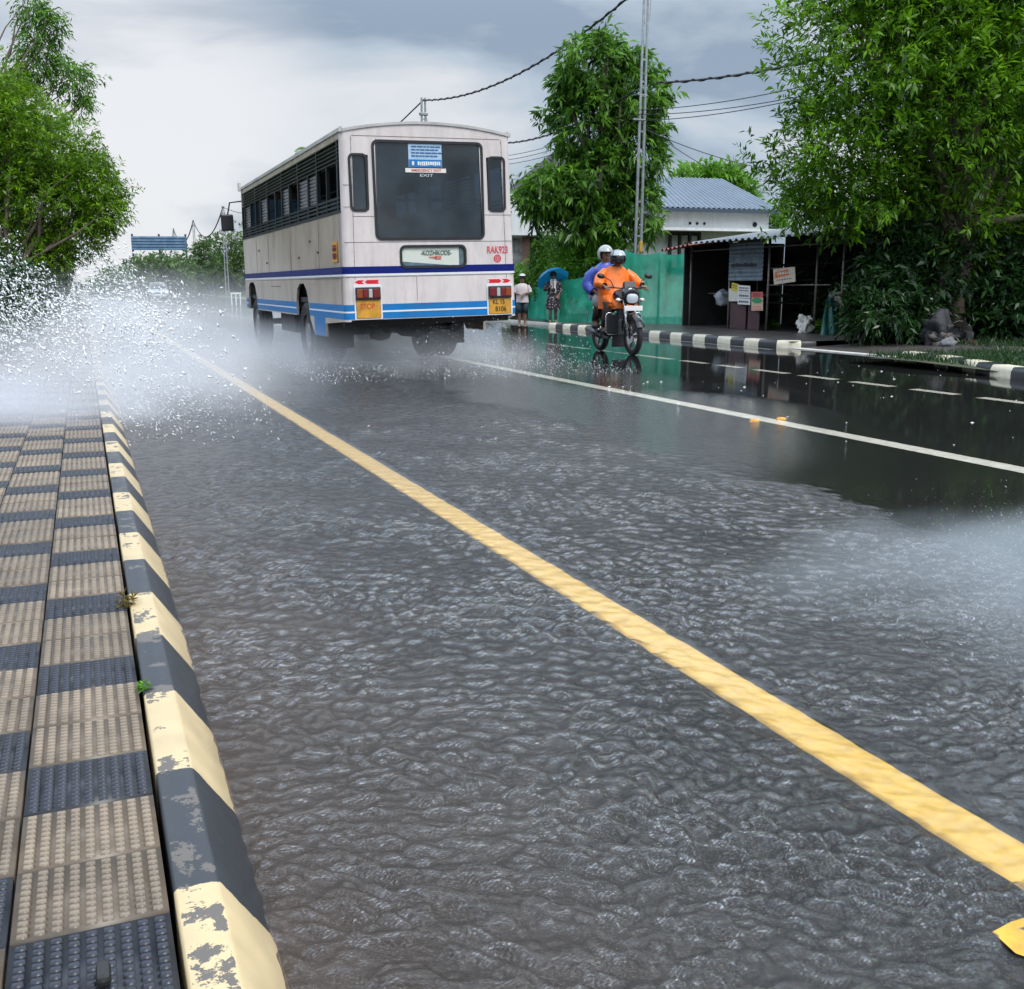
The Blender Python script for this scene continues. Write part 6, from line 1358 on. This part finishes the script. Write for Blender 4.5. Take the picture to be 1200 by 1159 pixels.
# umbrella held over her shoulder, tilted back
handp = pw+Matrix.Rotation(toC, 3, 'Z') @ (Vector((.14, .22, 1.13))*(1.52/1.62))
um = empty('umbrella', handp, 0, 'open blue umbrella tilted over the woman in the dark kurta', 'umbrella')
camR = Vector((math.cos(YAW), -math.sin(YAW), 0)); camF = Vector((math.sin(YAW), math.cos(YAW), 0))
topc = at(646, 322, (pw.x*math.sin(YAW)+pw.y*math.cos(YAW))+.12)
axis = (Vector((0, 0, 1))*.80+camF*.55-camR*.30).normalized()
tip = topc+axis*.10-handp
Q = axis.to_track_quat('Z', 'Y').to_matrix()
mb = MB(); ng = 8; nr = 7; vs = [tip]; RU = .50
for i in range(1, nr+1):
    t = i/nr
    for j in range(ng*3):
        a = 2*PI*j/(ng*3); sc = 1-.07*abs(math.sin(a*ng/2))*t; rr = RU*math.sin(t*1.15)/math.sin(1.15)*sc
        vs.append(tip+Q @ Vector((rr*math.cos(a), rr*math.sin(a), -.27*(1-math.cos(t*1.15))/(1-math.cos(1.15))-.02*abs(math.sin(a*ng/2))*t*0)))
m_ = ng*3; fs = [(0, 1+j, 1+(j+1) % m_) for j in range(m_)]+[(1+i*m_+j, 1+(i+1)*m_+j, 1+(i+1)*m_+(j+1) % m_, 1+i*m_+(j+1) % m_) for i in range(nr-1) for j in range(m_)]
mb.add(vs, fs)
ub = bpy.data.materials.new('umbrella_blue'); ub.use_nodes = True; nt = ub.node_tree; L = nt.links; b = nt.nodes['Principled BSDF']; b.inputs['Base Color'].default_value = (.012, .17, .36, 1); b.inputs['Roughness'].default_value = .4
tl = N(nt, 'ShaderNodeBsdfTranslucent'); tl.inputs[0].default_value = (.015, .26, .5, 1); ms = N(nt, 'ShaderNodeMixShader'); ms.inputs[0].default_value = .35; L.new(b.outputs[0], ms.inputs[1]); L.new(tl.outputs[0], ms.inputs[2]); L.new(ms.outputs[0], nt.nodes['Material Output'].inputs[0])
mb.build('canopy', ub, um, smooth=True)
mb = MB(); mb.tube([Vector((0, 0, 0))-(tip.normalized()*.06), tip+axis*.05], .007, 6); mb.build('shaft', chrome, um)
mb = MB()
for j in range(ng):
    a = 2*PI*j/ng; mb.tube([tip+Q @ Vector((RU*math.sin(t*1.15)/math.sin(1.15)*math.cos(a)*.99, RU*math.sin(t*1.15)/math.sin(1.15)*math.sin(a)*.99, -.27*(1-math.cos(t*1.15))/(1-math.cos(1.15))-.006)) for t in (0, .25, .5, .75, 1)], .004, 4)
mb.build('rib', mat('umbrella_rib', (.1, .1, .11), .4, .6), um)
MB().tube([-(tip.normalized()*.06), (tip.normalized()*.06)], .014, 8).build('handle', blk, um, smooth=True)
# second pedestrian by the bus corner
p2 = gnd(612, 384, .015); to2 = math.atan2(-p2.y, -p2.x)-PI/2
w2 = standing(p2, to2, 'pedestrian in pale shirt, cap and dark knee-length shorts by the bus corner', 1.50, .0, {'l': (Vector((-.24, .02, 1.07)), Vector((-.10, .17, 1.05))), 'r': (Vector((.24, .02, 1.07)), Vector((.10, .17, 1.02)))})
mb = MB(); mb.loft([((0, 0, 1.36), (.07, 0, 0), (0, .06, 0)), ((0, 0, 1.31), (.185, 0, 0), (0, .10, 0)), ((0, .0, 1.15), (.19, 0, 0), (0, .13, 0)), ((0, 0, .98), (.18, 0, 0), (0, .13, 0)), ((0, 0, .78), (.20, 0, 0), (0, .145, 0))], 24, cap=False)
for sg in (-1, 1): mb.tube([(sg*.165, 0, 1.29), (sg*.22, .0, 1.17), (sg*.24, .02, 1.08)], [.065, .065, .06], 12, cap=False)
mb.build('shirt', mat('pale_shirt', (.55, .48, .47), .7, var=.15), w2, smooth=True, xf=folds(31, .012))
mb = MB(); mb.loft([((0, 0, .86), (.17, 0, 0), (0, .12, 0)), ((0, 0, .76), (.185, 0, 0), (0, .13, 0))], 20)
for sg in (-1, 1): mb.tube([(sg*.088, 0, .84), (sg*.092, 0, .64), (sg*.092, .01, .46)], [.10, .095, .09], 12)
mb.build('shorts', mat('dark_teal_shorts', (.02, .045, .055), .7), w2, smooth=True, xf=folds(33, .01))
mb = MB(); mb.loft([((0, .02, 1.585), (.10, 0, 0), (0, .11, 0)), ((0, .02, 1.63), (.085, 0, 0), (0, .095, 0)), ((0, .02, 1.65), (.03, 0, 0), (0, .03, 0))], 16); mb.rbox((0, .12, 1.585), (.14, .09, .012), .005); mb.build('cap', mat('white_cap', (.6, .6, .6), .6), w2, smooth=True, angle=50)
# passenger behind the rear glass
ps = empty('person', (BX-.42, BY+.95, 1.42), 0, 'passenger seen dimly through the large rear window of the bus', 'person')
J = {'pelvis': (Vector((0, 0, .12)), .13), 'chest': (Vector((0, .03, .48)), (.14, .1)), 'base': (Vector((0, .03, .6)), .06)}; hc = Vector((0, .04, .78)); head_joints(J, hc, Vector((0, 1, 0))); E_ = [('pelvis', 'chest'), ('chest', 'base'), ('base', 'neck'), ('neck', 'jaw'), ('jaw', 'skull'), ('skull', 'crown')]
for sg, q in ((-1, 'l'), (1, 'r')):
    J['sho'+q] = (Vector((sg*.18, .03, .55)), .055); J['elb'+q] = (Vector((sg*.24, .1, .30)), .042); J['wri'+q] = (Vector((sg*.15, .33, .26)), .028); J['hip'+q] = (Vector((sg*.1, .05, .12)), .09); J['kne'+q] = (Vector((sg*.1, .44, .15)), .06)
    E_ += [('chest', 'sho'+q), ('sho'+q, 'elb'+q), ('elb'+q, 'wri'+q), ('pelvis', 'hip'+q), ('hip'+q, 'kne'+q)]
def ex3(mb):
    for sg, q in ((-1, 'l'), (1, 'r')): hand(mb, J['wri'+q][0], (0, 1, -.1), (0, 0, 1), 1, .7, sg)
    face(mb, hc, (0, 1, 0))
skin_mesh('body', J, E_, 'pelvis', skin2, ps, 2, ex3)
mb = MB(); mb.loft([((0, .03, .63), (.07, 0, 0), (0, .06, 0)), ((0, .03, .57), (.19, 0, 0), (0, .11, 0)), ((0, .03, .40), (.18, 0, 0), (0, .13, 0)), ((0, .02, .1), (.18, 0, 0), (0, .15, 0))], 20, cap=False); mb.build('shirt', mat('passenger_shirt', (.30, .24, .22), .7), ps, smooth=True)
mb = MB(); mb.loft([(hc+Vector((0, -.02, -.05)), (.085, 0, 0), (0, .085, 0)), (hc+Vector((0, -.03, .04)), (.108, 0, 0), (0, .10, 0)), (hc+Vector((0, -.01, .11)), (.09, 0, 0), (0, .10, 0)), (hc+Vector((0, 0, .145)), (.03, 0, 0), (0, .03, 0))], 16); mb.build('hair', hair_m, ps, smooth=True)

# ------------------------------------------------------------------ car far off in the spray
pc = gnd(186, 352, 0); car = empty('car', (pc.x, pc.y, 0), PI-.04, 'silver car approaching far off, half hidden in the spray', 'car')
cm = mat('silver_car_paint', (.42, .43, .45), .3, .5, coat=.5); gl2 = mat('car_dark_glass', (.02, .025, .03), .08, coat=.5)
side = [(-2.0, .35), (2.0, .35), (2.05, .62), (1.9, .82), (1.0, .95), (-1.6, .98), (-2.05, .85)]
mb = MB(); mb.loft([((0, y, (z0+z1)/2), (w_, 0, 0), (0, 0, (z1-z0)/2)) for y, w_, z0, z1 in ((-2.0, .70, .4, .85), (-1.85, .82, .32, .95), (-.8, .85, .28, 1.0), (.8, .85, .28, .97), (1.6, .82, .3, .86), (2.0, .70, .38, .70))], 24, power=.45); mb.build('body', cm, car, smooth=True, angle=50)
mb = MB(); mb.loft([((0, -.35, .95), (.76, 0, 0), (0, 1.35, 0)), ((0, -.38, 1.25), (.68, 0, 0), (0, 1.0, 0)), ((0, -.42, 1.45), (.60, 0, 0), (0, .72, 0))], 24, power=.4); gh = mb.build('cabin_glass', gl2, car, smooth=True, angle=50)
mb = MB(); mb.loft([((0, -.42, 1.45), (.60, 0, 0), (0, .74, 0)), ((0, -.42, 1.50), (.52, 0, 0), (0, .62, 0))], 24, power=.4); mb.build('roof', cm, car, smooth=True)
for sx in (-1, 1):
    for y in (-1.25, 1.3): w_ = MB().lathe([(.18, -.09), (.29, -.09), (.31, 0), (.29, .09), (.18, .09), (.14, .05), (0, .05)], (sx*.76, y, .31), 'x', 22).build('wheel', tyre_m, car, smooth=True, angle=40)
    MB().loft([((sx*.58, 1.93, .66), (.13, 0, 0), (0, .02, .07)), ((sx*.58, 1.99, .66), (.11, 0, 0), (0, .02, .055))], 12).build('headlight', mat('lit_headlight', (1, .98, .9), .2, emit=2.2), car)
    MB().rbox((sx*.95, .75, 1.0), (.16, .08, .12), .03).build('mirror', cm, car)
MB().box((0, 2.04, .48), (.5, .01, .11)).build('number_plate', mat('plate_white', (.78, .78, .76)), car)
MB().rbox((0, 2.0, .6), (.7, .04, .12), .02).build('grille', blk, car)

# ------------------------------------------------------------------ spray: droplets and mist
drop_m = mat('droplet_white', (.88, .90, .92), .25)
OCT = np.array([(1, 0, 0), (-1, 0, 0), (0, 1, 0), (0, -1, 0), (0, 0, 1), (0, 0, -1)], float); OF = np.array([(0, 2, 4), (2, 1, 4), (1, 3, 4), (3, 0, 4), (2, 0, 5), (1, 2, 5), (3, 1, 5), (0, 3, 5)])
def droplets(name, P, r, label, seed=1, stretch=3.2):
    rs = np.random.RandomState(seed); n = len(P); ax = rs.randn(n, 3)*.5+np.array([-.5, -.2, .6]); ax /= np.linalg.norm(ax, axis=1)[:, None]
    V = OCT[None]*r[:, None, None]*(1+.35*rs.randn(n, 1, 3)).clip(.5, 1.7)
    V = V+ax[:, None, :]*(V*ax[:, None, :]).sum(-1, keepdims=True)*(stretch*rs.rand(n)[:, None, None])
    V = (V+P[:, None, :]).reshape(-1, 3); F = (OF[None]+(np.arange(n)*6)[:, None, None]).reshape(-1, 3)
    return tag(npmesh(name, V, F, drop_m, smooth=True), label, 'spray', kind='stuff')
rs = np.random.RandomState(17)
# fan thrown left by the bus wheels
n = 46000
X = np.where(rs.rand(n) < .88, -2.0+2.6*rs.rand(n)**1.15, .5+np.abs(rs.randn(n))*.42); Yy = rs.uniform(8.8, 15, n)
top = 1.62*np.exp(-(np.maximum(0, X-.55)/1.0)**2)*(1-.25*np.exp(-((X+.2)/.25)**2)*0)*(.88+.14*np.sin(X*7)+.10*np.sin(X*17+1))*(Yy/12.0)**.25
z = top*(1-rs.rand(n)**1.35*.98)*(1-.5*rs.rand(n)*np.clip((X-.8)/.6, 0, 1))
keep = rs.rand(n) < (.12+.88*np.exp(-((z-.85)/.55)**2))
P = np.stack([X, Yy, z.clip(.03)], 1)[keep]; n = len(P)
cl = np.array([mnoise.noise(Vector(p)*1.9) for p in P]); P = P[cl > -.22+.2*rs.randn(n)*.5]; n = len(P)
droplets('spray_droplets', P, .0018+.0070*rs.rand(n)**3.2, 'fan of white water droplets thrown over the left footpath by the bus', 2)
# fine low spray behind and beside the bus
n = 10000
X = rs.uniform(2.6, 7.2, n); Yy = rs.uniform(12.5, 22, n); z = .8*rs.rand(n)**2.6*np.exp(-((X-5.0)/1.7)**2)+.02
droplets('spray_droplets', np.stack([X, Yy, z], 1), (.0018+.0035*rs.rand(n)**2), 'fine spray hanging low behind the bus wheels', 3)
n = 3500
X = .5+.5*rs.randn(n); Yy = 7.8+6.0*rs.rand(n)**.6; z = .25*rs.rand(n)**2.2*np.exp(-((X-1.2)/1.8)**2)+.025
droplets('spray_droplets', np.stack([X, Yy, z], 1), .002+.004*rs.rand(n)**2, 'splashing drops over the water beside the near kerb', 4)
n = 6000
X = 3.9+.75*rs.randn(n); Yy = 2.9+.5*rs.randn(n)+.25*(X-3.9); z = .022+.16*rs.rand(n)**2.5*np.exp(-((X-4.2)/.9)**2)
droplets('spray_droplets', np.stack([X, Yy, z], 1)[(X > 2.4)], (.0006+.0011*rs.rand(n)**2)[(X > 2.4)], 'fine drops of spray skimming the water at the right edge', 6, 2.5)
# rain specks and bubbles on the smooth water at the right
V = []; F = []
for i in range(90):
    x, y = rs.uniform(5.2, 11.8), rs.uniform(4.8, 13.5); a = rs.uniform(.006, .020)*(1 if rs.rand() < .25 else .5); o_ = len(V)
    V += [(x+a*math.cos(k*PI/4)*(1+.3*rs.rand()), y+a*.7*math.sin(k*PI/4), .023) for k in range(8)]+[(x, y, .023+a*.4)]; F += [(o_+k, o_+(k+1) % 8, o_+8) for k in range(8)]
tag(npmesh('foam', V, np.array(F), mat('foam_white', (.7, .72, .72), .5)), 'scattered white specks of foam on the smooth dark water', 'foam', kind='stuff')

def mist(name, c, r, dens, label, nscale=1.2, namt=.9, zpow=1.0, seed=0.0, col=(.96, .97, 1.0), stretch=(1, 1, 1)):
    # closed box; the density fades inside it like an ellipsoid and hugs the ground
    m = bpy.data.materials.new(name+'_air'); m.use_nodes = True; nt = m.node_tree; L = nt.links
    nt.nodes.remove(nt.nodes['Principled BSDF']); o = nt.nodes['Material Output']
    pv = N(nt, 'ShaderNodeVolumePrincipled'); pv.inputs['Color'].default_value = (*col, 1); pv.inputs['Anisotropy'].default_value = .1
    tc = N(nt, 'ShaderNodeTexCoord'); dv = N(nt, 'ShaderNodeVectorMath', operation='DIVIDE'); L.new(tc.outputs['Object'], dv.inputs[0]); dv.inputs[1].default_value = r
    ln = N(nt, 'ShaderNodeVectorMath', operation='LENGTH'); L.new(dv.outputs[0], ln.inputs[0])
    nz = N(nt, 'ShaderNodeTexNoise', Scale=nscale, Detail=3.0); mp = N(nt, 'ShaderNodeMapping'); mp.inputs['Location'].default_value = (seed, seed*.7, 0); mp.inputs['Scale'].default_value = stretch; L.new(tc.outputs['Object'], mp.inputs[0]); L.new(mp.outputs[0], nz.inputs[0])
    ns = N(nt, 'ShaderNodeMath', operation='MULTIPLY_ADD'); L.new(nz.outputs['Fac'], ns.inputs[0]); ns.inputs[1].default_value = -namt; ns.inputs[2].default_value = namt*.5
    ad = N(nt, 'ShaderNodeMath', operation='ADD'); L.new(ln.outputs['Value'], ad.inputs[0]); L.new(ns.outputs[0], ad.inputs[1])
    mr = N(nt, 'ShaderNodeMapRange', interpolation_type='SMOOTHSTEP'); mr.inputs['From Min'].default_value = 1.0; mr.inputs['From Max'].default_value = .15; mr.inputs['To Min'].default_value = 0; mr.inputs['To Max'].default_value = dens; L.new(ad.outputs[0], mr.inputs['Value'])
    # fade out before the box ends
    mr2 = N(nt, 'ShaderNodeMapRange'); mr2.inputs['From Min'].default_value = 1.0; mr2.inputs['From Max'].default_value = .8; L.new(ln.outputs['Value'], mr2.inputs['Value'])
    ml = N(nt, 'ShaderNodeMath', operation='MULTIPLY'); L.new(mr.outputs[0], ml.inputs[0]); L.new(mr2.outputs[0], ml.inputs[1])
    L.new(ml.outputs[0], pv.inputs['Density']); L.new(pv.outputs[0], o.inputs['Volume'])
    mb = MB(); mb.box((0, 0, r[2]/2), (2*r[0], 2*r[1], r[2])); ob = mb.build(name, m); ob.location = c
    return tag(ob, label, 'mist', kind='stuff')
mist('mist', (-.9, 9.2, .1), (1.8, 1.5, .6), 1.4, 'dense white splash mist settling on the near end of the misty footpath', 1.5, .8, seed=5.0, col=(.93, .95, 1.0))
mist('mist', (.1, 12.2, .03), (2.8, 4.2, 1.1), .36, 'pale mist of spray over the left footpath and kerb', 1.1, .7)
mist('mist', (4.3, 17.0, .03), (3.7, 5.4, .85), .40, 'grey mist boiling behind and beside the bus wheels', .9, .8, seed=3.1)
mist('mist', (2.0, 30.0, .03), (6.0, 14.0, 2.0), .075, 'thin veil of spray over the road ahead of the bus', .5, .6, seed=7.7)
mist('mist', (3.7, 2.75, .024), (1.75, 1.3, .26), .95, 'low whitish spray skimming the water at the right', 2.2, 1.1, seed=1.3, col=(.86, .94, 1.0), stretch=(.5, 1.6, 2))
